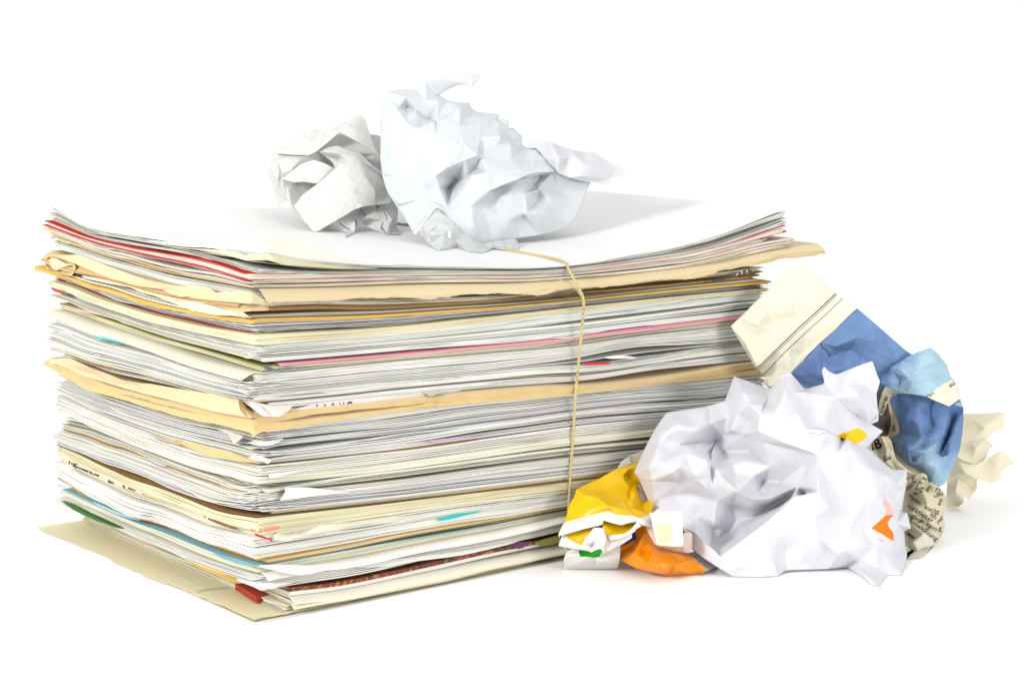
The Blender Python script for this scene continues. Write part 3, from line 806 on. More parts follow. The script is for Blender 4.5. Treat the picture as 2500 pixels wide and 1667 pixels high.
        surface('far_side', fr, parent, [mats[back_mat]] if isinstance(mats, list) else mats, ring, (), ' '.join(pts), (), level=3, amp=.6, freq=38, hard=13, smooth_it=3, seed=seed + 5,
                thick=thick, known={}, floor=floor)
        LAST['far'] = 1
    return o

def drape(name, polys_verts, faces, fr, bvh, parent, mat, off=.00015):
    """flat print laid on a sheet: 2D shapes dropped on the sheet's surface"""
    pts, ok = [], []
    for x, y in polys_verts:
        X, Y = fr.px(x, y)
        d = ray(X, Y).normalized()
        h = bvh.ray_cast(CO, d)
        if h[0] is None:
            pts.append(Vector((0, 0, 0))); ok.append(False)
        else:
            nn = h[1] if h[1].dot(d) < 0 else -h[1]
            pts.append(h[0] + nn * off); ok.append(True)
    fc = [f for f in faces if all(ok[i] for i in f) and max((pts[f[0]] - pts[i]).length for i in f) < .012]
    if not fc:
        print('DRAPE MISS', name); return None
    me = bpy.data.meshes.new(name); me.from_pydata([tuple(p) for p in pts], [], fc); me.update()
    o = link(name, me, mat)
    if parent is not None:
        o.parent = parent; o.matrix_parent_inverse = Matrix.Translation(-parent.location)
    return o
def print_line(name, pts, w, fr, bvh, parent, mat, step=6.0, wvar=0.0):
    vs, fs = [], []
    P = [Vector(p) for p in pts]
    segs = []
    for a, b in zip(P, P[1:]):
        n = max(1, int((b - a).length / step))
        segs += [a + (b - a) * (i / n) for i in range(n)]
    segs.append(P[-1])
    for i, p in enumerate(segs):
        t = (segs[min(i + 1, len(segs) - 1)] - segs[max(i - 1, 0)]).normalized(); nn = Vector((-t.y, t.x))
        ww = w * (1 + wvar * math.sin(i * 1.7))
        vs += [p + nn * ww / 2, p - nn * ww / 2]
        if i: fs.append((2*i-2, 2*i, 2*i+1, 2*i-1))
    return drape(name, [(v.x, v.y) for v in vs], fs, fr, bvh, parent, mat)
def print_text(body, x, y, size, ang, fr, bvh, parent, mat, shear=0.0, squash=1.0, bold=0.0, name='printed_text'):
    cu = bpy.data.curves.new('t', 'FONT'); cu.body = body; cu.size = 1; cu.resolution_u = 3; cu.shear = shear; cu.offset = bold
    o = bpy.data.objects.new('t', cu); COL.objects.link(o)
    dg = bpy.context.evaluated_depsgraph_get()
    me = bpy.data.meshes.new_from_object(o.evaluated_get(dg))
    bpy.data.objects.remove(o); bpy.data.curves.remove(cu)
    bm = bmesh.new(); bm.from_mesh(me); bpy.data.meshes.remove(me)
    bmesh.ops.triangulate(bm, faces=bm.faces)
    c, s_ = math.cos(math.radians(ang)), math.sin(math.radians(ang))
    vs = []
    for v in bm.verts:
        u, w = v.co.x * size, -v.co.y * size * squash
        vs.append((x + u * c - w * s_, y + u * s_ + w * c))
    fs = [tuple(q.index for q in f.verts) for f in bm.faces]
    bm.free()
    return drape(name, vs, fs, fr, bvh, parent, mat)
INK = paper('black_print', (.03, .025, .02), rough=.6, trans=0, grain=.02, vary=0)
# ------------------------------------------------------------------ big white ball, front right
WH = paper('bright_white_copy_paper', (.77, .77, .82), rough=.6, trans=.16, grain=.012, bump=.04, vary=0)
WH2 = paper('print_yellow', (.93, .60, .0), rough=.5, trans=.1, grain=.01, vary=0)
WH3 = paper('print_orange', (.90, .20, .0), rough=.5, trans=.1, grain=.01, vary=0)
WH4 = paper('print_pink', (.93, .50, .44), rough=.5, trans=.1, grain=.01, vary=0)
F = Frame(1500, 860, 2.658, .882)
ball = root('crumpled_paper', 'big bright white crumpled ball with a small yellow print, in front of the newspaper', 'paper ball', 'crumpled waste paper', tuple(on_ground(1830, 1400)))
k = {}
surface('crushed_sheet', F, ball, [WH, WH2, WH3, WH4],
 '340,390,-.5 480,370,-.8 605,350,-1 720,315,-1 775,155,-.5 860,185,-1.2 1010,240,-1.2 1070,170,.2 1110,115,.5 1150,140,.3 1235,240,-.6 1365,205,-.6 1345,120,-.8 1360,92,-.8 1385,120,-.5 1440,145,-.8 1560,95,-.6 1675,55,-.5 1700,135,-.3 1725,190,-.5 1700,270,-.7 1705,340,-.7 1715,400,-.5 1710,445,-.1 1665,465,-.6 1745,510,-.8 1640,615,-.2 1720,690,-.2 1800,760,-.2 1900,760,-.8 1895,840,-.9 1885,900,-.8 1860,1030,-1 1900,1040,-.8 1925,1140,-.8 1880,1160,-1 1885,1240,-.8 1900,1320,.2 1860,1445,g 1775,1440,g 1715,1523,g 1660,1500,g 1600,1450,g 1510,1395,g 1400,1400,2 1290,1405,2 1110,1412,2.2 1060,1450,g 970,1456,g 770,1453,g 700,1410,3 600,1345,2.6 520,1285,2 440,1130,1.2 290,1110,1.0 245,1035,.5 200,910,.3 165,830,.2 125,780,0 165,690,-.1 210,600,-.3 275,480,-.4',
 folds=[
  '605,350 630,460,0 665,575,-1.2 625,650,-.2',
  '775,155 835,265,1.2 740,420,-.2 630,460',
  '835,265 1000,290,.4', '715,520,-.6 800,400,1.0 880,340,2.0 960,345,2.2',
  '1070,170 1000,290 950,400,2.8 930,510,3.0 1100,585,3.5 1320,660,3.6 1370,510,3.2',
  '1150,140 1175,260,1.6 1195,400,2.6 1240,500,3.2 1370,510',
  '1175,260 1300,270,.9 1440,290,.4 1540,390,-.1 1665,465',
  '1440,145 1440,290', '1580,280,1.0 1610,340,.7',
  '1240,500 1330,480,2.2 1480,560,.9',
  '1370,510 1435,545,2.5 1510,567,2.0 1580,595,1.0 1640,615', '1320,660 1310,740,3.6 1325,900,4.0 1390,1010,3.5 1430,1065,2.7 1470,1190,2.5 1330,1210,3.3',
  '1320,660 1350,780,3.3 1430,1065', '1560,640,2.8 1530,900,2.6 1510,1150,2.4 1470,1190',
  '930,510 960,580,2.2 1180,640,2.4', '830,530,.5 880,640,-.2 1010,740,1.4 960,845,.2',
  '715,520 760,500,.6 830,530', '705,535,-.6 705,645,-.9 770,725,.6 780,790,.8',
  '715,520 705,535', '665,575 640,640,.6 625,720,1 640,860,1.4 662,965,.9',
  '690,795,1.9 790,900,2.2 890,955,2.4 1010,945,2.5 1190,870,2.2 1310,740',
  '705,645 690,795', '1010,740 1080,840,.9 1200,750,2.0 1250,730,2.4', '960,845 1010,945', '960,845 940,900,1',
  '1325,900 1170,940,3.7 1030,1060,3.3 860,1200,3.2 690,1322,3.2 600,1250,2.6 520,1165,2.1 440,1130',
  '275,620,1.4 430,600,.4 560,580,-.3 665,575', '600,700,1.8 620,800,1.6 620,880,1.3 662,965',
  '165,830 250,835,1.5 400,840,1.1 540,830,1.8 600,880,1.5 662,965 650,1110,.6',
  '240,830,1.5 230,740,1.9 300,715,2.1 430,740,2.2 530,800,2',
  '165,830 255,960,.9 245,1035', '690,1322 650,1250,.8 640,1150,.2',
  '1170,940 1230,1070,3.4 1300,1080,3.5 1330,1210 1290,1400,2.0', '1110,1412 1105,1300,2.2 1130,1180,3.0 1180,1010,3.4',
  '1700,920,2.2 1650,1040,2.1 1618,1165,1.9', '1600,1340,2.2 1580,1390,2.8 1715,1523', '1600,1340 1700,1400,2.3 1715,1523', '1775,1440 1760,1330,1.6',
  '1770,800,1.4 1830,845,.9 1860,830,.5', '1770,800 1730,920,1.6', '1330,1210 1450,1320,3.0 1510,1395',
  '1900,760 1830,845', '1860,1030 1835,1110,.6 1880,1160'],
 soft='400,480,1.2 540,500,.8 300,560,.9 460,650,1.4 600,640,.4 380,780,2.5 400,920,.5 300,950,.9 450,1040,.7 560,1050,.4 540,930,.6 730,1200,-.3 800,1100,-.1 760,1000,.2 900,1080,.1 1000,1010,.3 1120,950,.9 1230,920,1.7 720,1000,.5 700,1150,.2 850,700,.6 900,800,1.2 1050,650,2.2 1100,540,3.2 1050,400,3.3 1100,260,2.4 880,450,1.0 860,560,.3 1280,380,1.4 1600,200,-.1 1500,200,.2 1650,340,.2 1450,650,3.3 1650,760,2.4 1760,900,1.0 1600,1000,2.5 1620,1250,2.3 1500,1280,2.9 1400,1300,2.6 1200,1200,2.9 1200,1320,2.4 1000,1300,2.9 900,1380,3.1 980,1180,3.1 800,1370,3.3 1700,1250,1.8 1800,1300,1.0 1740,700,.9',
 regions=[('1435,545 1520,510,1.2 1580,490,.6 1620,520,.3 1637,545,.2 1612,570,.4 1580,595 1510,567', 1), ('1670,1140,1.8 1720,1090,1.5 1757,1055,1.3 1816,1057,.8 1790,1075,1.0 1765,1105,1.3 1780,1140,1.2 1805,1165,1.0 1812,1225,1.0 1740,1180,1.6', 2), ('1745,935,1.6 1790,980,1.2 1816,1057 1757,1055 1760,1010,1.5 1735,985,1.7', 3)],
 amp=.5, freq=70, seed=3, back=5.5, level=4, smooth_it=9, hard=20)

b = LAST['crushed_sheet']
print_line('print_dash', [(1706, 1204), (1726, 1213), (1748, 1226)], 3, F, b, ball, WH3)
for x0, x1, y in ((1255, 1268, 519), (1275, 1290, 522), (1300, 1306, 521), (1322, 1338, 532), (1342, 1364, 523)):
    print_line('small_print', [(x0, y), ((x0 + x1) / 2, y + 3), (x1, y)], 5, F, b, ball, paper('grey_print', (.3, .3, .32), trans=0), step=4)
# ------------------------------------------------------------------ torn yellow and orange envelope beside the stack
YEL = paper('glossy_yellow_print', (.84, .52, .0), rough=.32, trans=.06, grain=.01, bump=.02, vary=0, spec=.4)
ORA = paper('glossy_orange_print', (.88, .28, .0), rough=.3, trans=.08, grain=.01, bump=.02, vary=0, spec=.4)
EWH = paper('envelope_white_lining', (.80, .79, .76), rough=.55, trans=.12, grain=.01, bump=.03, vary=0)
EGR = paper('print_green', (.01, .27, .01), rough=.4, trans=0, grain=.01, vary=0)
EBL = paper('print_blue', (.01, .06, .30), rough=.4, trans=0, grain=.01, vary=0)
ERO = paper('rosy_inside_paper', (.84, .70, .64), rough=.5, trans=.2, grain=.01, vary=0)
EPE = paper('peach_window', (.90, .74, .52), rough=.45, trans=.25, grain=.01, vary=0)
F = Frame(1340, 1100, 4.612, .868)
env = root('torn_envelope', 'torn yellow and orange envelope with white strip and green mark, between stack and white ball', 'envelope', 'crumpled waste paper', tuple(on_ground(1470, 1390)))
kw = dict(amp=.2, freq=80)
surface('yellow_panel', F, env, [YEL],
 '1065,30,-2.6 1010,135,-2.5 940,155,-2.3 770,200,-1.8 600,300,-1.2 450,370,-.6 385,400,-.4 360,412,-.3 345,425,-.1 315,430,0 290,520,.3 240,600,.5 205,710,.8 168,812,1.1 400,747,1.3 665,677,1.5 800,727,1.6 950,732,1.3 1015,758,1.2 1135,722,.9 1210,650,-2.4 1260,300,-3 1200,30,-3.0',
 folds=['315,430 400,500,.7 540,520,.8 700,570,.8 900,630,.6 1135,722', '540,520 665,615,1.8 665,677', '1010,190,-2.0 900,205,-1.9 835,270,-1.7 850,340,-1.5 900,410,-1.2', '890,275,-2.3 900,410 950,480,-1.5', '385,400 540,520', '1010,755 850,600,.7'],
 soft='500,650,1.4 400,620,1.0 900,680,1.2 800,660,1.4 750,400,-1.1 650,440,-.7 500,430,-.2 1000,550,-1.2 1100,400,-2.4 1080,600,-1.8', seed=11, back=1.6, back_mat=0, **kw)
surface('white_corner', F, env, [EWH], '765,197,-1.9 830,110,-2.3 930,45,-2.6 1080,-5,-3 1110,60,-3.1 1060,120,-3.0 940,158,-2.6', folds=['905,60,-2.4 925,150,-2.5'], seed=12, **kw)
surface('white_strip', F, env, [EWH],
 '168,808,1.1 400,743,1.3 665,673,1.6 735,708,1.65 800,724,1.65 950,729,1.35 1015,757,1.25 1135,720,1.0 1190,760,1.0 1168,868,1.3 1050,840,1.35 985,800,1.3 900,812,1.7 820,835,1.9 720,815,1.9 615,782,2.0 600,832,2.0 400,878,1.9 150,948,1.6 120,957,1.5 118,985,1.4 105,940,1.4',
 folds=['665,673 615,782', '1015,757 985,800', '1015,757 1100,800,1.6 1168,868'], soft='400,810,1.75 850,770,1.8 250,850,1.6', seed=13, **kw)
surface('lower_corner', F, env, [EWH, YEL],
 '150,948,1.2 350,897,1.3 590,842,1.4 480,880,1.6 430,950,1.7 380,1070,1.5 350,1112,1.5 240,1097,1.3 105,1070,1.2',
 folds=['150,948 215,985,1.4 290,1030,1.5 380,1070'], regions=[('155,947 350,897 590,842 480,880 430,950 380,1068 290,1030 215,985', 1)], seed=14, **kw)
surface('yellow_mouth', F, env, [YEL], '612,785,1.2 720,815,1.1 820,835,1.0 900,812,.9 968,798,1.0 932,880,1.6 850,935,2.0 760,945,2.15 660,957,2.2 605,830,1.9',
 folds=['605,830 760,860,1.3 850,935'], soft='700,900,1.9', seed=15, **kw)
surface('white_lip', F, env, [EWH], '660,955,2.2 760,943,2.2 850,932,2.1 930,878,1.8 990,798,1.4 1045,845,1.5 985,880,1.7 970,907,1.9 900,950,2.2 800,990,2.4 690,1008,2.5', soft='900,920,2.1', seed=16, **kw)
surface('rosy_flap', F, env, [ERO], '605,832,2.0 655,957,2.15 690,1008,2.3 800,990,2.3 900,940,2.1 935,942,2.1 935,980,2.1 820,1055,2.3 662,1130,2.6 625,1060,2.5', folds=['690,1008 662,1130'], soft='780,1040,2.45', seed=17, **kw)
surface('crushed_tongue', F, env, [EWH],
 '505,868,2.4 575,865,2.5 605,872,2.5 620,920,2.6 650,1010,2.6 625,1070,2.7 600,1098,2.7 520,1120,2.8 480,1142,2.8 430,1120,2.6 350,1112,2.4 395,1020,2.3 410,990,2.3 450,930,2.3',
 folds=['410,990 440,1040,2.9 420,1085,2.4 430,1120', '440,1040 480,1072,2.4 490,1090,2.8 460,1138', '505,868 540,980,2.9 480,1072'], soft='560,1040,2.9 570,920,2.7', seed=18, **kw)
st = surface('standing_panel', F, env, [EWH, EGR],
 '205,1130,1.1 335,1088,1.1 620,1072,1.3 805,1055,1.3 802,1180,1.6 775,1328,g 470,1330,g 172,1328,g 168,1215,1.0',
 folds=['205,1130 215,1180,1.3 172,1328'], soft='400,1230,1.6 600,1240,1.7',
 regions=[('342,1108 605,1094 597,1135 585,1172 565,1190 530,1197 460,1198 400,1196 365,1185 348,1160', 1)], seed=19, **kw)
surface('blue_patch', F, env, [EBL], '800,1050,1.0 905,985,.9 968,905,.7 990,990,.6 905,1035,.8 805,1075,1.0', seed=20, **kw)
surface('orange_panel', F, env, [ORA],
 '800,1120,.6 830,1060,.5 970,1000,.6 975,880,.3 1040,850,.1 1120,855,0 1200,870,-.2 1260,900,-.5 1240,1050,-.6 1400,1100,-.5 1560,1150,-.3 1640,1208,.8 1710,1290,1.2 1778,1352,1.5 1650,1385,g 1500,1398,g 1340,1406,g 1150,1362,2.2 970,1312,1.8 805,1225,1.0',
 folds=['970,1000 1060,960,1.1 1130,930,.9 1190,1060,1.1 1150,1150,1.8 1110,1270,2.8', '1060,960 1020,1030,1.7 965,1155,2.0 1040,1200,2.3 1055,1150,1.4 1020,1030', '1190,1060 1110,1270 1160,1115,1.6 1270,1138,1.4 1450,1158,1.2 1450,1250,1.9 1410,1280,2.4', '1110,1270 1250,1275,2.6 1410,1280 1550,1240,2.0 1640,1208', '1340,1406 1440,1310,2.6 1550,1240', '800,1120 965,1155', '1270,1138 1300,1060,-.7', '1230,1320,2.9 1260,1360,2.6', '1450,1158 1520,1190,1.4 1640,1208'],
 soft='1280,1210,2.1 900,1060,.2 950,1230,1.8 1500,1330,2.4 880,1190,1.5 1110,1010,1.2', seed=21, back=1.0, amp=.2, freq=60)
surface('grey_corner', F, env, [EWH], '1640,1210,.5 1750,1220,-.2 1865,1280,-.2 1870,1300,.2 1800,1345,1.0 1778,1352,1.3 1710,1290,1.0', seed=22, **kw)
surface('rosy_loop', F, env, [ERO], '1505,930,1.3 1600,915,1.1 1617,950,1.0 1612,1100,.9 1638,1132,.9 1570,1150,1.1 1400,1122,1.3 1220,1077,1.6 1190,1050,1.7 1140,960,1.4 1090,865,1.1 1168,868,1.1 1220,1060,1.9 1400,1080,1.9 1520,1076,1.8', folds=['1520,1076 1530,1145,1.4', '1505,930 1520,1076'], seed=23, **kw)
surface('rolled_edge', F, env, [ERO], '930,490,-1.5 950,440,-1.6 1010,378,-1.8 1130,420,-2.2 1200,690,-1.2 1130,692,-.9 1010,640,-1.0 960,570,-1.3', folds=['950,470,-1.2 1060,465,-1.5'], seed=24, **kw)
surface('tape_strip', F, env, [paper('cloudy_tape', (.84, .84, .82), rough=.35, trans=.3, grain=.005, bump=.02, vary=0), EPE],
 '1130,700,1.7 1180,690,1.8 1220,652,1.6 1290,650,1.5 1325,690,1.7 1505,680,1.8 1505,850,2.1 1520,1076,2.1 1400,1080,2.2 1222,1062,2.2 1190,950,2.1 1165,830,2.0 1155,770,1.9',
 folds=['1180,690 1325,690'], soft='1350,850,2.2', regions=[('1172,832 1385,822 1385,1078 1224,1060 1190,950', 1)], seed=25, **kw)

# ------------------------------------------------------------------ blue and cream newspaper behind the white ball
def sky_print(N, L, tc, rgb):
    """printed photograph of a sky: the blue of the ink changes slowly over the sheet and has a screen grain"""
    n = N.new('ShaderNodeTexNoise'); n.inputs['Scale'].default_value = 45; n.inputs['Detail'].default_value = 6
    n2 = N.new('ShaderNodeTexNoise'); n2.inputs['Scale'].default_value = 1500; n2.inputs['Detail'].default_value = 2
    L.new(tc.outputs['Object'], n.inputs['Vector']); L.new(tc.outputs['Object'], n2.inputs['Vector'])
    s = N.new('ShaderNodeSeparateXYZ'); L.new(tc.outputs['UV'], s.inputs[0])
    a = N.new('ShaderNodeMath'); a.operation = 'MULTIPLY_ADD'; L.new(n.outputs['Fac'], a.inputs[0]); a.inputs[1].default_value = .75; L.new(s.outputs['X'], a.inputs[2])
    b = N.new('ShaderNodeMath'); b.operation = 'MULTIPLY_ADD'; L.new(n2.outputs['Fac'], b.inputs[0]); b.inputs[1].default_value = .35; L.new(a.outputs[0], b.inputs[2])
    r = N.new('ShaderNodeValToRGB'); e = r.color_ramp.elements
    e[0].position = .42; e[0].color = (.10, .15, .33, 1); e[1].position = 1.0; e[1].color = (.34, .49, .58, 1)
    q = e.new(.76); q.color = (.14, .24, .44, 1)
    L.new(b.outputs[0], r.inputs[0])
    return r.outputs[0]
BLU = paper('newspaper_sky_print', (.2, .4, .7), rough=.8, trans=.1, grain=.02, vary=0, extra=sky_print)
NCR = paper('newspaper_margin', (.80, .765, .62), rough=.85, trans=.15, grain=.03, vary=0)
NPR = paper('yellowed_newsprint', (.70, .63, .45), rough=.85, trans=.12, grain=.05, vary=0)
NDK = paper('newsprint_dark_picture', (.10, .085, .06), rough=.85, trans=.03, grain=.1, vary=0)
F3 = Frame(1700, 620, 2.94, .925)
news = root('crumpled_newspaper', 'crumpled newspaper sheet, cream and sky blue with black text, leaning behind the white ball', 'newspaper', 'crumpled waste paper', tuple(on_ground(2230, 1350)))
kw = dict(amp=.55, freq=55)
surface('margin_panel', F3, news, [NCR, BLU],
 '725,65,0 745,75,0 770,85,0 850,150,.1 1000,280,.3 1155,390,.5 1330,540,.6 1500,690,.6 1560,730,.3 1500,900,.2 1400,1000,-.3 1000,1020,-.5 780,975,0 600,990,-.3 530,968,-.2 480,930,-.3 500,885,-.1 465,850,0 430,820,.1 380,740,.1 320,640,.1 247,518,.1 320,450,.3 430,340,.2 560,210,.1 610,160,.0 660,110,0',
 folds=['247,518 350,640,.7 440,810,.9 540,955,.5', '320,450 420,510,.8 560,560,.4 720,580,.7 870,610,.4 890,640,.4', '600,200,.2 640,390,.6 720,440,.2', '850,250,.5 950,370,.2', '500,400,.6 560,500,.3', '640,660,.5 720,740,.3',
        '890,640 1000,660,1.0 1150,600,1.3 1280,630,1.2 1440,790,.9', '1150,600 1100,680,.5 1000,720,.3', '1240,620,1.0 1180,740,.5 1150,900,.5', '1150,480,.6 1290,560,.9 1400,680,.6', '1440,790 1300,850,.5 1180,740', '1290,560 1280,630', '700,860,.4 800,760,.8 960,740,.3'],
 soft='1050,820,.9 850,880,.6 400,600,.5 800,450,.6 700,300,.4',
 regions=[('1155,390 1020,520 890,640 680,855 780,975 1000,1020 1400,1000 1500,900 1560,730 1500,690 1330,540', 1)],
 uv=lambda x, y: (.05 + .25 * max(0, (x - 900)) / 700, y / 1000), seed=31, level=4, back=1.5, thick=.0001, amp=.75, freq=85, hard=20)
b = LAST['margin_panel']
for pts, w in (([(1003, 280), (890, 390), (720, 545), (560, 700), (470, 790), (430, 817)], 6), ([(1010, 290), (900, 400), (730, 555), (570, 710), (480, 800), (440, 830)], 3), ([(1050, 318), (940, 425), (800, 550), (640, 700), (480, 868)], 3.5)):
    print_line('printed_rule', pts, w, F3, b, news, INK)
print_line('printed_rule', [(1155, 392), (1020, 522), (890, 640), (680, 853)], 2.2, F3, b, news, INK)
print_line('torn_slit', [(892, 640), (905, 668), (930, 690), (950, 712), (962, 738)], 9, F3, b, news, NDK, wvar=.5)
surface('folded_over_panel', F3, news, [BLU, NCR],
 '1395,812,1.2 1520,735,1.2 1600,700,1.4 1680,672,1.4 1740,720,1.3 1800,800,1.1 1820,870,1.1 1872,940,1.1 1892,1010,1.2 1888,1040,1.3 1815,1093,1.8 1730,1060,1.8 1640,1020,1.8 1500,998,1.7 1390,965,1.5 1320,925,1.0 1340,880,.9 1380,855,1.0',
 folds=['1395,812 1460,830,1.9 1590,850,1.8 1700,770,1.9 1740,720', '1430,860,1.3 1520,890,1.9 1450,950,1.4', '1380,855 1430,860 1470,900,1.3 1390,965', '1470,900 1520,890 1590,850', '1500,998 1560,930,2.1 1640,900,1.9 1820,870', '1340,880 1400,910,1.7 1390,965', '1420,900,1.8 1450,950'],
 soft='1650,820,2.0 1700,960,1.9', regions=[('1640,1020 1740,950 1835,897 1872,940 1892,1010 1888,1040 1815,1093 1730,1060', 1)],
 uv=lambda x, y: (.12 + .40 * max(0, min(1, (x - 1350) / 400)), y / 1000), seed=32, level=4, thick=.0001, amp=.5, freq=120, hard=20)
b = LAST['folded_over_panel']
print_text('aut', 1820, 960, 48, -32, F3, b, news, INK)
print_text('gen', 1655, 1035, 46, -27, F3, b, news, INK)
surface('blue_lobe', F3, news, [BLU],
 '1385,1050,.3 1450,1000,.4 1640,1010,.7 1815,1070,1.0 1895,1040,.8 1915,1100,.9 1918,1170,.9 1908,1290,.8 1892,1400,.7 1835,1545,.7 1790,1640,.9 1737,1672,1.0 1690,1640,.9 1640,1585,.6 1560,1535,.2 1430,1440,-.2 1400,1320,-.4 1470,1280,.2 1450,1200,.5 1440,1140,.4',
 folds=['1640,1010 1590,1110,1.6 1510,1190,1.5', '1560,1010,.7 1530,1090,1.2 1470,1160,.8', '1700,1045,.8 1680,1130,.7 1690,1240,1.0 1740,1320,2.0 1780,1290,1.6 1790,1150,1.7 1740,1060,1.2', '1640,1190,1.9 1665,1240,1.3 1620,1330,1.4 1640,1390,1.2', '1895,1060,.9 1840,1200,.3 1800,1330,.5 1750,1430,.8', '1918,1120 1860,1270,1.8 1750,1430', '1530,1490,.9 1640,1420,2.0 1740,1330', '1470,1280 1520,1400,1.6 1570,1500,1.0 1560,1535', '1700,1420,1.8 1760,1450,1.3 1750,1430', '1690,1640 1720,1540,1.4 1830,1440,1.2 1892,1400'],
 soft='1600,1250,2.0 1650,1500,1.5 1560,1200,1.8 1850,1350,1.7', uv=lambda x, y: (.05 + .35 * max(0, (y - 1000)) / 650, x / 1000), seed=33, level=4, back=2.2, thick=.0001, amp=.6, freq=100, hard=20)
F5 = Frame(2080, 950, 3.483, .918)
surface('printed_inside', F5, news, [NPR, NDK],
 '200,-30,-1 460,-30,-1 500,200,-1 430,420,-.7 560,640,-.4 680,790,-.2 560,850,0 480,780,0 370,700,.1 240,620,.3 110,500,.3 150,300,-.2 180,200,-.6',
 folds=['205,0 230,160,-1.0 300,240,-.3 290,330,-1.1 240,400,-.2', '300,240 380,210,-.6', '290,330 390,360,-.5', '340,420,-1.2 430,420', '240,400 340,420 370,540,-.9 480,700,-.2', '300,60,-.4 260,200,-.5', '120,495,.3 240,400'],
 regions=[('200,-30 330,-25 300,100 320,200 330,300 300,400 230,430 160,440 150,300 180,200', 1)], seed=34, thick=.0001, **kw)
b = LAST['printed_inside']
print_text('den', 318, 370, 56, -100, F5, b, news, INK)
print_text('der', 378, 360, 50, -100, F5, b, news, INK)
surface('bright_strip', F5, news, [NPR], '222,180,-.1 235,100,0 262,20,.1 280,-20,.2 370,-30,.2 350,30,.1 300,130,.1 262,215,.2 240,222,.1', folds=['240,222 300,80,.5 350,-20,.3'], seed=35, thick=.0001, **kw)
b = LAST['bright_strip']
print_text('leben zu', 258, 218, 48, -72, F5, b, news, INK, bold=.02)
print_text('Grad zu', 318, 165, 50, -72, F5, b, news, INK)
surface('curled_headline', F5, news, [NPR], '165,400,.4 215,390,.7 250,402,.9 300,400,.9 335,440,.8 350,500,.8 362,560,.8 380,600,.8 470,680,.7 560,740,.6 560,790,.5 470,740,.4 380,700,.4 240,620,.5 185,545,.6 118,497,.5',
 folds=['215,390 235,500,.4 290,620,.9', '250,402 290,500,1.3 330,600,.7 470,700,.8', '300,400 300,470,.7 362,560'], seed=36, level=4, thick=.0001, amp=.4, freq=80)
b = LAST['curled_headline']
print_text('IB', 168, 520, 120, -18, F5, b, news, INK, bold=.03)
print_text('Sie  ac', 268, 620, 62, -22, F5, b, news, INK, shear=.3, bold=.01)
surface('text_lobe', F5, news, [NPR, NCR],
 '470,780,.5 540,730,.7 600,710,.7 635,730,.7 648,790,.8 700,810,.7 745,835,.6 790,890,.4 802,960,.4 795,1020,.4 775,1080,.5 792,1150,.4 780,1210,.4 750,1255,.5 700,1330,.9 620,1405,g 590,1430,g 470,1442,g 420,1440,g 420,1200,.5 430,1030,.7 435,900,.5 455,840,.4',
 folds=['470,780 560,840,1.3 600,870,1.6 700,890,1.4 745,960,1.2 740,1080,1.5 700,1200,1.8 640,1220,1.9', '435,900 520,940,.2 600,870', '520,940 560,1000,1.8 640,1090,2.0 600,1160,1.6', '640,1090 740,1080', '648,790 620,830,.7 600,870', '745,835 720,900,.6 790,980,1.0 740,1080', '440,1330,1.0 600,1230,2.1 700,1200 745,1245', '430,1030 500,1060,1.6 560,1000', '455,1390,1.4 560,1370,2.2 700,1330', '600,710 590,780,1.2 560,840', '775,1080 740,1080'],
 soft='500,1150,1.5 520,1300,2.2 640,980,2.0 650,1330,2.0',
 regions=[('440,1330 600,1230 700,1200 745,1245 700,1330 620,1405 590,1430 470,1442 421,1440 425,1360', 1)], seed=37, level=4, back=2.4, thick=.0001, amp=.5, freq=70)
b = LAST['text_lobe']
for tx in [('nn', 525, 955, 62, 32), ('auch', 612, 1010, 60, 28), ('ojektleiter', 468, 1000, 60, 33), ('Labor', 470, 1065, 60, 35), ('ith', 655, 1075, 60, 30), ('in inno', 572, 1120, 60, 32), ('Entwicklung', 480, 1120, 60, 36),
           ('nasch', 455, 870, 56, -38), ('tnie', 560, 860, 54, -62), ('lt, ge', 540, 905, 50, -40), ('sm', 640, 880, 58, -50), ('D', 700, 870, 62, 28), ('onu', 700, 925, 54, -20), ('en', 590, 760, 52, 30), ('ige', 500, 770, 54, -40), ('am', 745, 990, 50, -60), ('Har', 735, 1150, 50, -55), ('ge', 745, 1210, 46, -60), ('pe', 490, 900, 50, 60), ('6s', 735, 1070, 46, -80), ('us', 640, 1200, 50, -35)]:
    print_text(*tx, F5, b, news, INK, bold=.008)
print_line('printed_rule', [(445, 1200), (532, 1262)], 14, F5, b, news, INK)
print_line('printed_rule', [(440, 1212), (522, 1275)], 5, F5, b, news, INK)

# ------------------------------------------------------------------ cream scrap at the far right
SCR = paper('cream_scrap_paper', (.93, .87, .69), rough=.8, trans=.28, grain=.02, vary=0)
F6 = Frame(2080, 950, 3.483, .985)
scr = root('crumpled_paper', 'small plain cream crumpled scrap at the far right, behind the blue newspaper', 'paper scrap', 'crumpled waste paper', tuple(on_ground(2350, 1240)))
kw = dict(amp=.4, freq=70, thick=.00012)
surface('upper_wing', F6, scr, [SCR], '860,215,-1 990,208,-.8 1130,205,-.6 1300,195,-.6 1300,325,-.4 1240,350,-.2 1200,365,0 1160,420,.2 1060,425,.5 1000,445,.5 860,480,.4', folds=['990,208 1050,270,-.1 1120,330,.5 1160,420', '1130,205 1220,260,0 1300,290,-.5', '1120,330 1240,350'], seed=41, **kw)
surface('crushed_middle', F6, scr, [SCR], '860,480,.4 1000,445,.5 1060,425,.5 1140,420,.4 1200,490,.3 1165,500,.4 1140,580,.5 1060,650,1.2 900,620,1.0 840,640,.9', folds=['1000,445 1050,500,1.2 1030,600,1.0', '1050,500 1140,420', '900,560,1.3 940,540,.8 930,600,1.4'], seed=42, back=2.0, **kw)
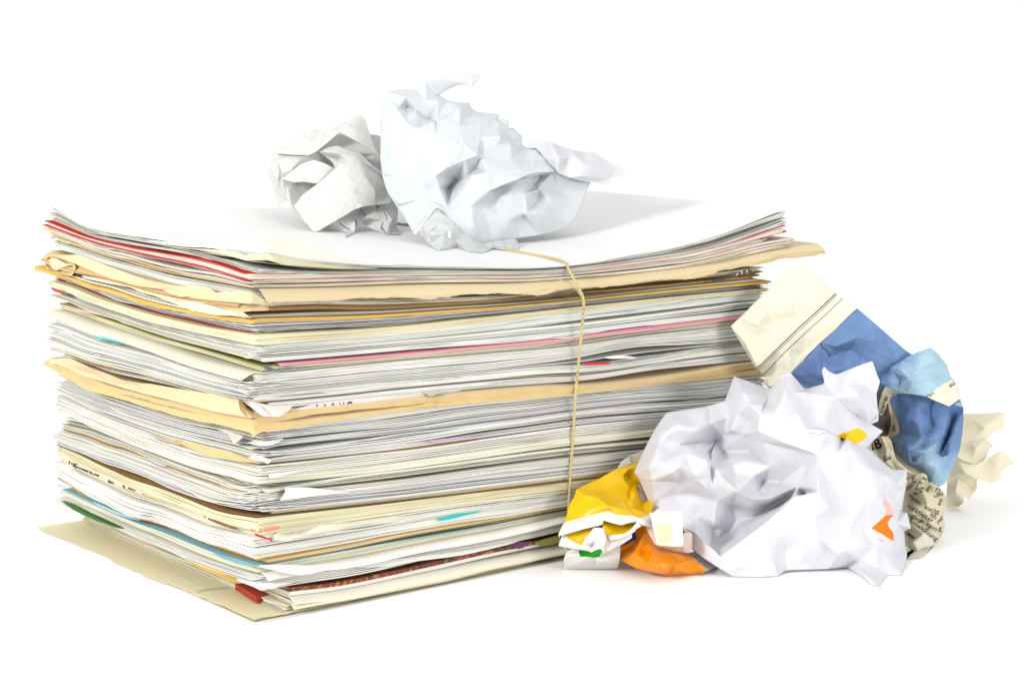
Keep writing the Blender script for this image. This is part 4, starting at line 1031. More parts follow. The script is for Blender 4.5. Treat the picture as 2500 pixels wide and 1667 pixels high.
surface('lower_wing', F6, scr, [SCR], '1060,640,1.3 1160,580,.9 1260,520,.6 1330,570,.3 1350,610,.2 1375,615,.1 1380,640,.1 1330,655,.2 1280,685,.4 1270,760,.6 1230,780,.7 1170,800,.9 1080,765,1.1 950,772,1.3 820,745,1.1 860,640,1.0 900,600,1.1 1000,640,1.5',
 folds=['1160,580 1230,640,1.2 1280,685', '1060,640 1090,700,1.0 1080,765', '900,600 950,700,2.0 1080,765', '1260,520 1300,600,.7 1350,610', '950,700 1020,740,1.9 1060,640'], seed=43, **kw)
surface('shaded_flap', F6, scr, [SCR], '905,750,1.1 960,765,1.0 1065,765,.7 1060,850,.5 1030,882,.4 990,942,.6 960,900,.8', folds=['905,750 1000,830,.3 1030,882', '1000,830 990,942'], seed=44, **kw)
surface('standing_flap', F6, scr, [SCR], '815,745,1.1 905,750,1.2 935,820,1.2 950,880,1.1 948,960,.9 905,998,g 800,1006,g 805,900,.7 812,800,.9', folds=['905,750 880,880,1.5 905,998'], seed=45, back=.8, **kw)
# ------------------------------------------------------------------ squared paper ball and blue-white sheet on top of the stack
def squared(N, L, tc, rgb):
    """5 mm squared paper: thin grey lines in the sheet's own coordinates"""
    s = N.new('ShaderNodeSeparateXYZ'); L.new(tc.outputs['UV'], s.inputs[0])
    fac = None
    for ax in ('X', 'Y'):
        m = N.new('ShaderNodeMath'); m.operation = 'PINGPONG'; L.new(s.outputs[ax], m.inputs[0]); m.inputs[1].default_value = .5
        lt = N.new('ShaderNodeMath'); lt.operation = 'LESS_THAN'; L.new(m.outputs[0], lt.inputs[0]); lt.inputs[1].default_value = .022
        if fac is None:
            fac = lt
        else:
            mx = N.new('ShaderNodeMath'); mx.operation = 'MAXIMUM'; L.new(fac.outputs[0], mx.inputs[0]); L.new(lt.outputs[0], mx.inputs[1]); fac = mx
    mix = N.new('ShaderNodeMix'); mix.data_type = 'RGBA'
    L.new(fac.outputs[0], mix.inputs[0]); mix.inputs[6].default_value = rgb + (1,); mix.inputs[7].default_value = (.50, .51, .52, 1)
    return mix.outputs[2]
SQ = paper('squared_paper', (.745, .74, .71), rough=.7, trans=.18, grain=.01, bump=.03, vary=0, extra=squared)
PLN = paper('squared_paper_back', (.75, .745, .725), rough=.7, trans=.18, grain=.01, bump=.03, vary=0)
PEN = paper('purple_pen', (.22, .08, .42), rough=.6, trans=0, grain=.01, vary=0)
PENB = paper('blue_pen', (.06, .04, .40), rough=.6, trans=0, grain=.01, vary=0)
def rotuv(deg, cell=62.0, ox=0, oy=0, skew=0.0, bend=0.0):
    c, s = math.cos(math.radians(deg)), math.sin(math.radians(deg))
    def f(x, y):
        x2 = x + bend * ((y - 900) / 300) ** 2
        return ((x2 * c + y * s) / cell + ox, (-x2 * s + y * c) / cell * (1 + skew) + oy)
    return f
zg = stack_depth(860, 572)
F7 = Frame(640, 160, 3.267, zg + .018, on_stack=True)
gb = root('crumpled_paper', 'small off-white crumpled ball of squared paper with purple pen marks on the stack', 'paper ball', 'crumpled waste paper', tuple(at_depth(860, 572, zg)))
kw = dict(amp=.22, freq=80, thick=.0001)
surface('crushed_body', F7, gb, [SQ],
 '85,690,-1 170,620,-1 300,560,-1 545,500,-1 880,552,-1 930,560,-1 990,600,-1.2 1000,800,-1 1020,1000,-.6 1085,1150,-.2 1075,1300,.3 1115,1350,g 1000,1357,g 960,1335,.9 850,1290,.6 770,1250,.7 735,1342,g 665,1378,g 670,1330,1.2 430,1312,.6 330,1245,.4 240,1135,.1 190,1065,-.4 130,1130,-.6 118,1050,-.6 75,930,-1 40,862,-1 70,780,-1',
 folds=['440,680,.4 560,640,-.2 700,690,0 900,720,-.4', '440,680 570,800,-.9 700,740,-.5 900,720', '500,720,.2 600,800,-.5', '125,700,-.2 135,850,.4 118,1050', '440,680 300,740,.3 160,850,.3 190,1065', '250,800,.6 200,950,-.2 240,1135', '270,950,-.5 440,945,-.9 320,1040,-.4', '770,1170,.4 740,1250,1.3 735,1342', '770,1170 840,1215,1.3 900,1140,.8', '840,1215 960,1240,1.2 1000,1357', '970,1150,.6 1040,1230,1.3 1075,1300', '880,552 910,680,-.2 990,780,-.6', '670,1330 740,1250', '430,1312 560,1240,1.5 770,1170', '1000,1140,.2 1085,1150'],
 soft='700,900,-.3 850,1000,0 850,1250,.3', uv=rotuv(-28, 66), seed=51, level=3, back=2.2, **kw)
bb_ = LAST['crushed_body']
surface('middle_flap', F7, gb, [SQ], '440,685,.6 520,655,.5 600,640,.4 720,690,.5 790,705,.4 860,780,.5 960,860,.3 980,930,.2 860,900,.6 780,768,.8 690,762,.9 640,775,.8 585,820,.8 560,770,.4 500,720,.4',
 folds=['440,685 600,700,.9 760,745,.8', '500,720 600,740,.2 640,775'], uv=rotuv(12, 68), seed=52, level=3, **kw)
surface('top_flap', F7, gb, [SQ], '545,508,-.1 660,448,-.2 780,388,-.2 820,430,-.1 850,520,.1 875,600,.3 905,682,.5 760,607,.7 617,533,.6 530,607,.7 440,682,.8 370,716,.7 250,713,.3 125,703,.1 82,690,-.1 170,625,-.3 300,562,-.4 420,515,-.4',
 folds=['617,533 545,508', '370,716 380,620,.6 420,515', '617,533 700,480,.4'], uv=rotuv(24, 76), seed=53, level=3, **kw)
surface('side_flap', F7, gb, [PLN], '155,905,.4 250,832,.5 310,785,.7 410,755,.9 500,780,1.0 575,826,.9 500,885,1.2 440,944,1.2 330,927,1.0 250,932,.6', folds=['330,927 410,850,1.3 410,755'], seed=54, level=3, **kw)
surface('front_flap', F7, gb, [SQ], '248,1122,1.1 300,1070,1.2 312,1040,1.2 440,945,1.3 570,832,1.3 630,782,1.3 690,762,1.2 780,765,1.0 850,818,.9 945,885,.8 1010,1000,.8 1032,1096,.9 900,1112,1.4 800,1127,1.7 730,1152,1.8 570,1247,2.0 415,1338,1.7 330,1225,1.5',
 folds=['570,832 690,880,1.9 735,980,2.2 770,1135', '690,762 820,880,1.6 900,1000,1.7 900,1112', '690,880 700,1000,1.9 735,1150'], soft='450,1100,1.7 600,1050,1.9', uv=rotuv(32, 58, skew=-.1), seed=55, level=3, **kw)
b2 = LAST['front_flap']
print_line('pen_mark', [(915, 1108), (912, 1125), (925, 1138), (938, 1120)], 7, F7, bb_, gb, PENB)
for pts in ([(540, 1320), (560, 1330), (585, 1322)], [(600, 1322), (622, 1325)]):
    print_line('pen_mark', pts, 7, F7, bb_, gb, PENB)
for pts in ([(785, 1150), (810, 1175), (825, 1205)], [(970, 1170), (992, 1200), (995, 1240)], [(612, 1250), (660, 1290), (700, 1310)], [(955, 1290), (980, 1330), (1000, 1350)], [(965, 1250), (950, 1290), (958, 1310)], [(745, 1230), (748, 1275)]):
    print_line('pen_mark', pts, 7, F7, bb_, gb, PEN)

BW = paper('pale_blue_white_paper', (.665, .705, .735), rough=.6, trans=.15, grain=.012, bump=.04, vary=0)
CW = paper('cool_white_paper', (.69, .695, .73), rough=.6, trans=.15, grain=.012, bump=.04, vary=0)
zb = stack_depth(1166, 606)
F8 = Frame(900, 160, 3.267, zb + .030, on_stack=True)
bs = root('crumpled_paper', 'large pale blue-white crumpled sheet standing on top of the stack', 'paper ball', 'crumpled waste paper', tuple(at_depth(1166, 606, zb)))
surface('crushed_sheet', F8, bs, [BW],
 '155,210,0 270,198,0 385,200,.2 410,150,.3 450,120,.5 600,95,.8 720,78,.7 800,65,.5 880,65,.3 886,100,.3 825,168,.6 780,155,.5 720,152,.5 630,190,.3 560,238,0 600,262,0 625,285,0 720,298,0 800,300,-.3 820,345,-.1 865,375,0 960,385,0 1045,395,0 1030,440,.2 1080,425,.0 1122,452,0 1110,500,.2 1155,500,-.2 1190,540,-.1 1220,560,0 1225,640,.2 1275,665,.3 1330,670,.5 1400,740,.9 1500,850,.9 1600,890,.3 1680,920,0 1770,932,-.3 1740,1010,0 1700,1100,.1 1650,1220,.4 1500,1320,.9 1350,1355,1.4 1200,1375,1.8 1000,1410,2.3 870,1442,2.7 770,1382,2.8 700,1292,2.8 600,1165,2.7 545,1105,2.5 440,1230,2.3 365,1350,2.2 290,1220,1.7 230,1130,1.4 150,1010,.9 110,880,.5 95,740,.3 95,600,.1 105,450,0 105,330,-.1 125,265,0',
 folds=['155,210 300,255,.9 450,280,.6 385,200', '255,315,.5 310,335,.1 375,352,.5', '450,280 560,238', '300,255 255,315', '560,238 545,290,.6 490,430,.2 540,460,1.2 730,340,1.0 800,300', '375,352 490,430', '220,345,.8 320,470,1.5 380,500,1.5 540,550,2.2 760,630,2.5 870,650,2.3 885,680,2.0',
        '380,500 520,450,1.4', '600,480,1.8 730,490,1.8 900,450,1.1 1045,395', '540,550 600,480', '975,495,.9 1030,440', '1110,500 1050,570,1.9 1030,640,1.6 890,720,2.4', '1220,560 1120,600,1.2 1050,570', '240,890,1.3 330,680,1.6 450,620,2.0 540,550', '120,860,.7 240,890',
        '860,820,1.7 780,880,1.9 700,925,.9 690,910,.9 640,990,1.0', '620,820,2.5 690,910 ', '430,990,1.8 540,880,2.5 620,820 760,760,2.4 860,720,2.9 870,650', '640,990 560,960,2.4 430,990 240,1100,1.7', '760,760 740,640,2.6', '860,820 940,850,3.0 1200,830,2.4 1275,665',
        '700,925 820,880,2.9 940,850 975,990,3.2 1200,900,2.9 1300,860,2.4 1465,845,1.9', '975,990 965,1080,2.2 915,1148,2.6', '985,1000,2.2 1200,915,2.0 1465,850,.8', '975,990 985,1000', '1230,900,1.4 1250,1030,2.2 1260,1180,2.3', '1320,960,.9 1345,1000,1.7 1350,1040,.9 1420,1120,1.6', '1370,880,.5 1360,970,1.3 1345,1000',
        '700,1060,2.9 640,1130,2.5 720,1180,2.9', '700,1060 820,1120,3.1 920,1150', '830,1290,3.1 915,1148', '640,1130 430,1060,2.1 230,1130', '545,1105 640,1130', '1220,1180,2.3 1230,1210,1.9', '1500,1250,1.1 1400,1200,1.8 1260,1180'],
 soft='200,500,.9 180,700,1.0 250,1000,1.6 400,1150,2.2 700,560,2.2 900,580,1.7 1000,900,2.9 1100,1250,2.4 1100,1050,2.6 1500,1000,.6 1600,1050,.4 500,750,2.4 700,200,.9 640,400,1.2 1150,750,2.0 1450,1080,1.3', seed=61, level=4, back=3.2, amp=.5, freq=85, smooth_it=9, hard=20)
surface('curled_white_corner', F8, bs, [CW],
 '1275,662,.2 1272,640,.2 1300,596,0 1340,600,.1 1410,606,.2 1530,640,.4 1620,672,.2 1700,688,0 1800,695,-.2 1880,750,-.3 1980,800,-.5 2052,850,-.7 2030,882,-.6 1920,905,-.2 1925,937,-.1 1880,946,0 1790,926,.2 1680,921,.6 1600,895,1.0 1510,858,1.3 1450,800,1.1 1400,735,.8 1340,660,.3',
 folds=['1530,640 1520,740,1.4 1510,858', '1520,740 1600,745,.9 1650,720,.9 1700,688', '1340,600 1400,735', '1300,596 1340,660', '1600,745 1550,780,.9 1510,858', '1920,905 1700,880,1.0 1600,895', '1460,620,.9 1480,760,1.5 1510,858'], soft='1750,800,.8 1900,840,0 1450,700,1.1', seed=62, level=4, smooth_it=20, amp=.2, freq=60)
surface('shaded_underside', F8, bs, [CW], '1272,650,-.1 1310,655,0 1345,668,.1 1430,760,.6 1500,850,1.0 1560,895,.6 1480,860,.2 1380,760,0 1300,690,-.2', seed=63, level=2, amp=.1)

# clear film under the blue-white sheet
def film():
    m = bpy.data.materials.new('clear_film'); m.use_nodes = True
    nt = m.node_tree; N, L = nt.nodes, nt.links; N.clear()
    out = N.new('ShaderNodeOutputMaterial')
    t = N.new('ShaderNodeBsdfTransparent'); t.inputs[0].default_value = (.93, .95, .95, 1)
    g = N.new('ShaderNodeBsdfGlossy'); g.inputs['Roughness'].default_value = .12; g.inputs[0].default_value = (.9, .9, .9, 1)
    d = N.new('ShaderNodeBsdfDiffuse'); d.inputs[0].default_value = (.72, .75, .76, 1)
    ly = N.new('ShaderNodeLayerWeight'); ly.inputs[0].default_value = .45
    a = N.new('ShaderNodeMixShader'); b = N.new('ShaderNodeMixShader')
    L.new(ly.outputs['Facing'], a.inputs[0]); L.new(t.outputs[0], a.inputs[1]); L.new(g.outputs[0], a.inputs[2])
    b.inputs[0].default_value = .30; L.new(a.outputs[0], b.inputs[1]); L.new(d.outputs[0], b.inputs[2]); L.new(b.outputs[0], out.inputs[0])
    return m
FILM = film()
fm = root('plastic_wrapper', 'crumpled clear plastic film squeezed under the pale blue-white sheet', 'plastic film', 'crumpled waste paper', tuple(at_depth(1120, 612, stack_depth(1120, 612))))
surface('film_fold', F8, fm, [FILM], '350,1330,1.9 440,1200,2.2 545,1100,2.4 660,1200,2.5 750,1300,2.8 900,1420,3.0 1000,1400,2.8 1170,1380,2.3 1195,1420,2.5 1190,1478,g 1100,1480,g 1000,1480,3.2 900,1502,g 800,1490,g 700,1460,3.2 560,1482,g 450,1400,2.8 440,1362,2.5',
 folds=['440,1362 560,1280,3.2 660,1240,2.9', '560,1280 600,1350,3.6 700,1400,3.2 860,1450,3.6', '500,1400,3.4 600,1350 650,1290,3.4', '440,1310,2.9 480,1340,3.4 560,1482', '700,1400 800,1490', '980,1450,3.6 1060,1400,3.2 1150,1390,3.0', '980,1450 1100,1480', '1060,1400 1120,1450,3.3 1190,1478', '560,1200,2.8 520,1290,3.3 440,1362'],
 seed=71, level=3, amp=.9, freq=90, thick=.00008, smooth_it=2)
surface('film_edge', F8, fm, [paper('white_film_edge', (.8, .8, .81), rough=.3, trans=.4, grain=.0, vary=0)], '355,1345,2.35 450,1215,2.45 530,1108,2.6 548,1100,2.6 640,1190,2.75 630,1200,2.75 545,1118,2.65 470,1220,2.5 375,1352,2.4', seed=72, level=2, amp=.05)
# ------------------------------------------------------------------ twine
TW = paper('jute_twine', (.54, .45, .22), rough=.9, trans=0, grain=.12, bump=.6, vary=.06)
def tube(name, path, r, mat, parent, sides=6):
    vs, fs = [], []
    up = Vector((0, 0, 1)); n = len(path)
    for i, p in enumerate(path):
        t = (path[min(i + 1, n - 1)] - path[max(i - 1, 0)]).normalized()
        a = t.cross(up if abs(t.z) < .9 else Vector((1, 0, 0))).normalized(); b = t.cross(a)
        for k in range(sides):
            q = 2 * math.pi * k / sides
            vs.append(tuple(p + a * math.cos(q) * r + b * math.sin(q) * r))
        if i:
            for k in range(sides):
                fs.append(((i-1)*sides+k, (i-1)*sides+(k+1) % sides, i*sides+(k+1) % sides, i*sides+k))
    me = bpy.data.meshes.new(name); me.from_pydata(vs, [], fs); me.polygons.foreach_set('use_smooth', [True] * len(fs)); me.update()
    o = link(name, me, mat); o.parent = parent; o.matrix_parent_inverse = Matrix.Translation(-parent.location)
    return o
def catmull(pts, n=14):
    out = []
    P = [pts[0] * 2 - pts[1]] + pts + [pts[-1] * 2 - pts[-2]]
    for i in range(1, len(P) - 2):
        for j in range(n):
            t = j / n
            out.append(.5 * ((2 * P[i]) + (P[i+1] - P[i-1]) * t + (2*P[i-1] - 5*P[i] + 4*P[i+1] - P[i+2]) * t * t + (3*P[i] - P[i-1] - 3*P[i+1] + P[i+2]) * t ** 3))
    out.append(pts[-1]); return out
def on_right(x, y, out_mm):
    d = ray(x, y); o = P0 - EL * (out_mm / 1000) - CO
    return CO + d * (o.dot(EL) / d.dot(EL))
def on_top(x, y, up=.0007):
    p = at_depth(x, y, stack_depth(x, y)); return p + Vector((0, 0, up))
path = [on_top(905, 540), on_top(985, 551), on_top(1060, 563), on_top(1150, 590), on_top(1240, 613), on_top(1310, 627), on_top(1372, 642, .001)]
path += [on_right(1390, 660, 3.0), on_right(1408, 695, 7.5), on_right(1422, 722, 10.2), on_right(1425, 745, 9.6), on_right(1422, 790, 6.5), on_right(1416, 850, 5), on_right(1411, 905, 4.2), on_right(1406, 955, 5.2), on_right(1400, 1050, 2.6), on_right(1394, 1140, 2.2), on_right(1388, 1240, 2), on_right(1385, 1320, 2.2), on_right(1383, 1352, 2.2)]
sp = catmull(path, 26)
# even steps
L_ = [0]
for a, b in zip(sp, sp[1:]): L_.append(L_[-1] + (b - a).length)
m = int(L_[-1] / .0007); ev = []
j = 0
for i in range(m + 1):
    s_ = L_[-1] * i / m
    while j < len(L_) - 2 and L_[j + 1] < s_: j += 1
    t = (s_ - L_[j]) / max(1e-9, L_[j+1] - L_[j]); ev.append(sp[j].lerp(sp[j+1], t))
tw = root('twine', 'thin straw-coloured twine tied over the stack and down its right face', 'string', None, tuple(path[0]))
for s in range(3):
    pts = []
    for i, p in enumerate(ev):
        t = (ev[min(i+1, m)] - ev[max(i-1, 0)]).normalized()
        a = t.cross(Vector((.3, .2, 1))).normalized(); b = t.cross(a)
        q = i * .0007 / .0075 * 2 * math.pi + s * 2.094
        rr = .00034 + .00005 * math.sin(i * .37 + s)
        pts.append(p + (a * math.cos(q) + b * math.sin(q)) * rr)
    tube('strand', pts, .00043, TW, tw)
loose = catmull([on_right(1360, 680, 9.4), on_right(1385, 690, 10.4), on_right(1402, 702, 10.8), on_right(1418, 722, 11.0)], 8)
tube('loose_fibre', loose, .00025, TW, tw, 5)
r3 = random.Random(5)
fib = []
for i in range(60):
    k = r3.randrange(len(ev)); p = ev[k]
    d = Vector((r3.uniform(-1, 1), r3.uniform(-1, .2), r3.uniform(-1, 1))).normalized()
    e = p + d * r3.uniform(.0012, .0026)
    fib.append((p, p.lerp(e, .5) + Vector((0, 0, .0003)), e))
vs, fs = [], []
for a, b, c in fib:
    k = len(vs); w = Vector((.00005, 0, .00005))
    vs += [tuple(a - w), tuple(a + w), tuple(b + w), tuple(b - w), tuple(c)]
    fs += [(k, k+1, k+2, k+3), (k+3, k+2, k+4)]
me = bpy.data.meshes.new('fuzz'); me.from_pydata(vs, [], fs); me.update()
o = link('fuzz', me, TW); o.parent = tw; o.matrix_parent_inverse = Matrix.Translation(-tw.location); o['kind'] = 'stuff'
# ------------------------------------------------------------------ flaps, curls and torn bits on the two faces of the stack
class FaceFrame:
    """like Frame, but d is mm out of the stack's visible faces"""
    on_stack = False
    def __init__(s, ox, oy, sc):
        s.ox, s.oy, s.sc, s.z0 = ox, oy, sc, .78
    def px(s, x, y):
        return s.ox + x / s.sc, s.oy + y / s.sc
    def depth(s, x, y, d):
        X, Y = s.px(x, y); r = ray(X, Y); d = d / 1000.0
        tl = (P0 - ER * d - CO).dot(ER) / r.dot(ER); tr = (P0 - EL * d - CO).dot(EL) / r.dot(EL)
        return max(tl, tr)
    def P(s, x, y, z):
        X, Y = s.px(x, y); return at_depth(X, Y, z)
C1, C2, C3 = FaceFrame(50, 460, 3.357), FaceFrame(50, 800, 3.357), FaceFrame(50, 1100, 3.357)
C4, C5, C6 = FaceFrame(650, 560, 3.357), FaceFrame(1350, 460, 3.357), FaceFrame(600, 900, 2.4775)
def doc(start):
    for k_, r in STACK.items():
        if k_.startswith(start):
            return r
    raise KeyError(start)
def bit(name, fr, r, code, outline, folds=(), soft='', seed=1, level=3, amp=.08, thick=.00015, **kw):
    m = code if not isinstance(code, str) else pm(code)
    return surface(name, fr, r, [m], outline, folds, soft, seed=seed, level=level, amp=amp, freq=90, thick=thick, **kw)
def loose(label, cat, x, y, name='paper_sheet'):
    f = FaceFrame(0, 0, 1)
    return root(name, label, cat, 'papers of the tied stack', tuple(f.P(x, y, f.depth(x, y, 1))))

# rolled end and flap of the tan envelope, left face
r = doc('folded tan envelope')
bit('rolled_end', C1, r, 'TA', '198,610,5 212,572,6 245,552,6 300,560,6 380,590,6 440,624,6 452,650,6 430,700,6 405,718,6 290,690,6 222,655,6', ['245,552 238,580,3 236,620,3 260,660,4 330,690,5', '290,665,5 380,640,3 440,624', '300,672,3.5 420,655,2'], seed=201)
bit('roll_side', C1, r, 'MA', '236,600,6.5 250,572,7 290,575,7 380,620,7 425,622,7 330,655,6 295,672,6 262,655,6', seed=202)
bit('flap', C1, r, 'MA', '230,556,5.5 300,546,5 470,543,4.5 620,600,4.5 820,672,4.5 1030,750,4.2 1300,800,4 1500,800,3.5 1610,850,4 1460,880,5 1310,888,6.5 1205,852,7 1160,825,7.2 1100,818,6.8 960,800,6.8 870,772,6.8 760,745,6.8 640,700,6.8 500,640,6.8 380,590,6.8 290,560,6.5',
    ['1100,818 1240,820,5.5 1310,888'], soft='700,650,5.3 1000,775,5.2', seed=203)
bit('triangular_flap', C1, r, 'MA', '1325,892,5 1440,868,5 1600,852,5.5 1830,838,6 1885,850,6 1985,900,5 2075,958,4.5 1950,948,5.5 1880,945,6.2 1700,930,6.2 1560,915,6 1430,900,5.5', ['1430,900 1600,890,5 1880,945'], seed=204)
bit('tucked_flap', C1, r, 'TA', '1440,905,4 1700,935,4 1950,952,4 2040,975,4 2030,1000,5 1830,1010,5.5 1790,1030,5.5 1650,980,5 1520,945,5', ['1640,950,3.5 1790,985,4.5 1900,980,4'], seed=205)
bit('torn_edge', C1, doc('torn cream and white'), 'YP', '500,712,4 640,735,4.2 760,765,4.3 900,790,4.5 1050,845,4.6 1250,895,5 1500,945,5.2 1700,1000,5.3 1830,1020,5.6 1890,1065,6.2 1850,1045,5 1600,1040,5 1400,1000,5 1300,958,5 1100,880,5 980,850,5 900,810,5 700,775,4.8 520,735,4.6', soft='1200,900,5.6 1500,975,5.6', seed=206, amp=.25)
# long pale flap, red tip and the pink print, left face
bit('red_tip', C1, doc('dark red covered'), 'RB', '250,808,2.5 300,826,3.2 350,845,3.2 385,868,2.5 330,862,3 275,842,3 255,828,2.5', seed=207, level=2)
bit('pink_print', C1, doc('white sheets with lifted'), 'PK', '388,975,2.2 440,980,2.3 560,1005,2.3 680,1042,2.2 600,1028,2.5 470,1000,2.6', seed=208, level=2, thick=.0001)
bit('teal_sliver', C1, doc('white bundle with a teal'), 'TE', '590,1205,4 680,1225,4 820,1250,4 940,1288,4 820,1265,4.2 680,1240,4.3 610,1225,4.2', seed=209, level=2, thick=.0001)
bit('blue_print', C1, doc('olive covered pad'), paper('slate_blue_print', (.12, .18, .24)), '1985,1445,.4 2085,1470,.5 2090,1502,.6 1995,1475,.5', seed=210, level=1, thick=.0001)
bit('blue_print', C4, doc('olive covered pad'), MATS['slate_blue_print'], '95,1140,.4 250,1125,.4 250,1142,.5 95,1158,.5', seed=211, level=1, thick=.0001)
# peach folder: bulging flap with a curled end
r = doc('peach card folder')
bit('flap', C2, r, 'PE', '228,262,6 320,250,5.5 400,246,5 560,320,4.5 700,372,4.5 830,425,4.5 1000,456,4.5 1060,458,4.5 1300,500,4.5 1580,545,4.5 1790,588,5 1786,620,7.5 1800,680,9 1840,722,8 1860,738,7 1600,690,8.3 1300,610,8.3 1000,538,8.3 700,450,8 500,390,7.8 400,340,7.2 300,302,7 240,292,6.5',
    ['228,262 400,320,7.8 560,372,8.4'], soft='600,370,7 900,470,7.2 1200,540,7.2 1500,610,7.2', seed=212)
bit('curled_end', C2, r, 'OC', '1790,588,5 1812,592,3 1860,650,1.5 1920,708,2 1990,726,4 1900,735,6.5 1855,738,7.2 1825,712,8 1800,670,8.6 1786,625,7', ['1812,592 1830,660,5.5 1900,735'], seed=213)
bit('crushed_inner_leaf', C2, r, 'RO', '1815,598,2.6 1900,604,3 2060,640,3.2 2240,630,3 2200,680,5 2150,715,6 2110,730,6.5 2040,728,6 1980,722,5 1900,660,3', ['1900,604 2000,680,5.8 2040,728', '2000,655,3 2130,690,5.5 2240,630', '2060,640 2150,715'], seed=214, amp=.2)
bit('rosy_edge', C4, r, 'RO', '120,1500,1.4 240,1470,1.6 420,1420,1.6 640,1395,1.6 860,1372,1.5 1200,1350,1.2 1600,1310,.8 1600,1325,1.4 1000,1395,2.2 500,1455,2.4 240,1478,2.4 150,1510,2', seed=215, level=2)
bx = LAST['rosy_edge']
for tx in (('6', 408, 1452, 34, -6), ('o', 470, 1448, 36, -8), ('d', 535, 1442, 40, -8), ('!', 600, 1438, 40, -8), ('1', 625, 1436, 40, -4), ('@', 662, 1438, 46, -8)):
    print_text(*tx, C4, bx, r, INK, squash=.75, bold=.03)
bit('ragged_wave', C4, r, 'OC', '1190,1455,4 1260,1440,5.5 1330,1415,5 1390,1425,6 1430,1415,5.5 1475,1425,6 1440,1448,6.5 1390,1440,6 1350,1445,6.8 1290,1450,6', ['1260,1440 1350,1445', '1390,1425 1390,1440'], seed=216, level=2)
# white tips near the front corner
for i, (fr, lab, o) in enumerate([
    (C2, 'loose white sheets with turned', '1600,832,1.2 1700,848,2 1835,885,3 1800,915,4 1748,955,5 1722,905,3.5 1700,868,2.5'),
    (C2, 'wavy white sheets', '1850,1060,1 1960,1050,1.5 2060,1080,2 2030,1118,3.5 1985,1090,3 1920,1090,3'),
    (C2, 'bluish white sheets with dark', '1860,930,1 2000,930,2 2170,900,1.5 2110,935,4 2060,960,4.5 1990,965,3.5 1900,955,2.5'),
    (C3, 'grey-shaded sheets', '1700,385,1 1800,365,2 1960,400,2 2010,415,1 1900,425,4 1740,425,3.5'),
    (C3, 'creased white sheets', '1760,1040,3 1900,1080,5 1990,1100,6 2060,1118,6 1975,1148,7.5 1930,1120,6.5 1850,1090,5 1780,1065,4'),
    (C6, 'creased white sheets', '60,1290,5 180,1300,5 300,1290,4 200,1310,6 95,1340,7 75,1318,6'),
    (C4, 'lilac-white ream', '1265,1326,1.2 1380,1316,1.4 1500,1316,1.2 1430,1336,3 1352,1366,5.5 1310,1345,3'),
    (C5, 'grey-white sheets bulging', '400,1385,.8 540,1365,1.5 650,1375,1 700,1390,1.5 640,1395,4 600,1390,3 480,1395,2'),
    (C6, 'thick cream-white', '130,640,1 260,620,2 420,600,1 300,625,3 200,650,3.5 150,665,3')]):
    bit('turned_corner', fr, doc(lab), 'W' if i % 3 else 'GR', o, seed=220 + i, level=2, amp=.1)
# ochre sheet flap, left face
bit('torn_flap', C2, doc('ochre sheet with torn'), 'OC', '1050,872,2 1120,880,2.6 1250,905,3 1300,925,3 1420,945,3 1700,1010,3 1880,1075,3 1950,1098,3 1930,1106,4.5 1850,1100,4.5 1700,1078,4.5 1600,1060,4.5 1500,1030,4.5 1380,985,4.5 1290,940,4.2 1180,905,4 1100,888,3.6', ['1120,880 1180,905', '1250,905 1290,940'], seed=240, amp=.25)
# orange print at the corner of the book
orp = paper('faded_orange_print', (.80, .24, .09), trans=0)
for k_ in range(4):
    y = k_ * 8
    bit('edge_print', C3, doc('cream paged book'), orp, '%d,%d,1.8 %d,%d,1.8 %d,%d,1.8 %d,%d,1.8' % (1885 - k_ * 3, 614 + y, 1983, 638 + y, 1983, 644 + y, 1882 - k_ * 3, 620 + y), seed=1, level=1, amp=0, thick=.0001)
    bit('edge_print', C3, doc('cream paged book'), orp, '%d,%d,2.2 %d,%d,2.2 %d,%d,2.2 %d,%d,2.2' % (1986, 638 + y, 2150 - k_ * 8, 614 + y, 2150 - k_ * 8, 620 + y, 1986, 644 + y), seed=1, level=1, amp=0, thick=.0001)
# newspaper strip with print, left face
r = doc('folded yellowed newspaper')
bit('printed_edge', C2, r, NPR, '352,1058,3 420,1080,3 560,1140,2.5 700,1205,2.5 850,1268,2.5 1000,1340,2.5 1200,1420,2.5 1350,1475,2.2 1500,1530,2 1500,1552,3 1250,1448,3.5 950,1350,3.8 750,1280,4 560,1195,4 430,1150,4 380,1130,4 365,1095,3.5', soft='600,1170,3.6', seed=250, amp=.1)
bx = LAST['printed_edge']
for tx in (('1ur', 385, 1112, 60, 14), ('aposere,ue', 430, 1135, 52, 22), ('ac', 715, 1262, 62, 24), ('h', 835, 1305, 50, 24), ('nrn', 880, 1318, 52, 24), ('oaenscen', 995, 1368, 40, 24), ('msrne', 1180, 1436, 34, 22)):
    print_text(*tx, C2, bx, r, INK, squash=.6, bold=.04)
bit('red_picture', C3, r, MATS['printed_catalogue'], '1530,545,2 1640,580,2 1770,632,2 1790,640,3 1720,630,4 1600,590,4 1535,560,3', seed=251, level=2)
bit('red_corner', C3, r, 'RD', '1915,672,2.4 1990,700,2.6 2062,722,3 2064,752,3.5 2050,738,3 2040,728,3 1960,705,3 1925,690,3', seed=252, level=2)
bit('rolled_fold', C6, r, NCR, '165,1010,2 200,988,3 300,968,3.5 450,945,3 600,930,2.5 900,895,2 1000,890,1.5 900,918,3.5 600,955,4.5 400,1000,5 260,1035,5.5 200,1040,5 170,1030,4', ['200,1020,4 330,985,1.5 450,945', '170,1030 215,1000,2 300,990,1.5'], soft='300,1010,5', seed=253, amp=.2)
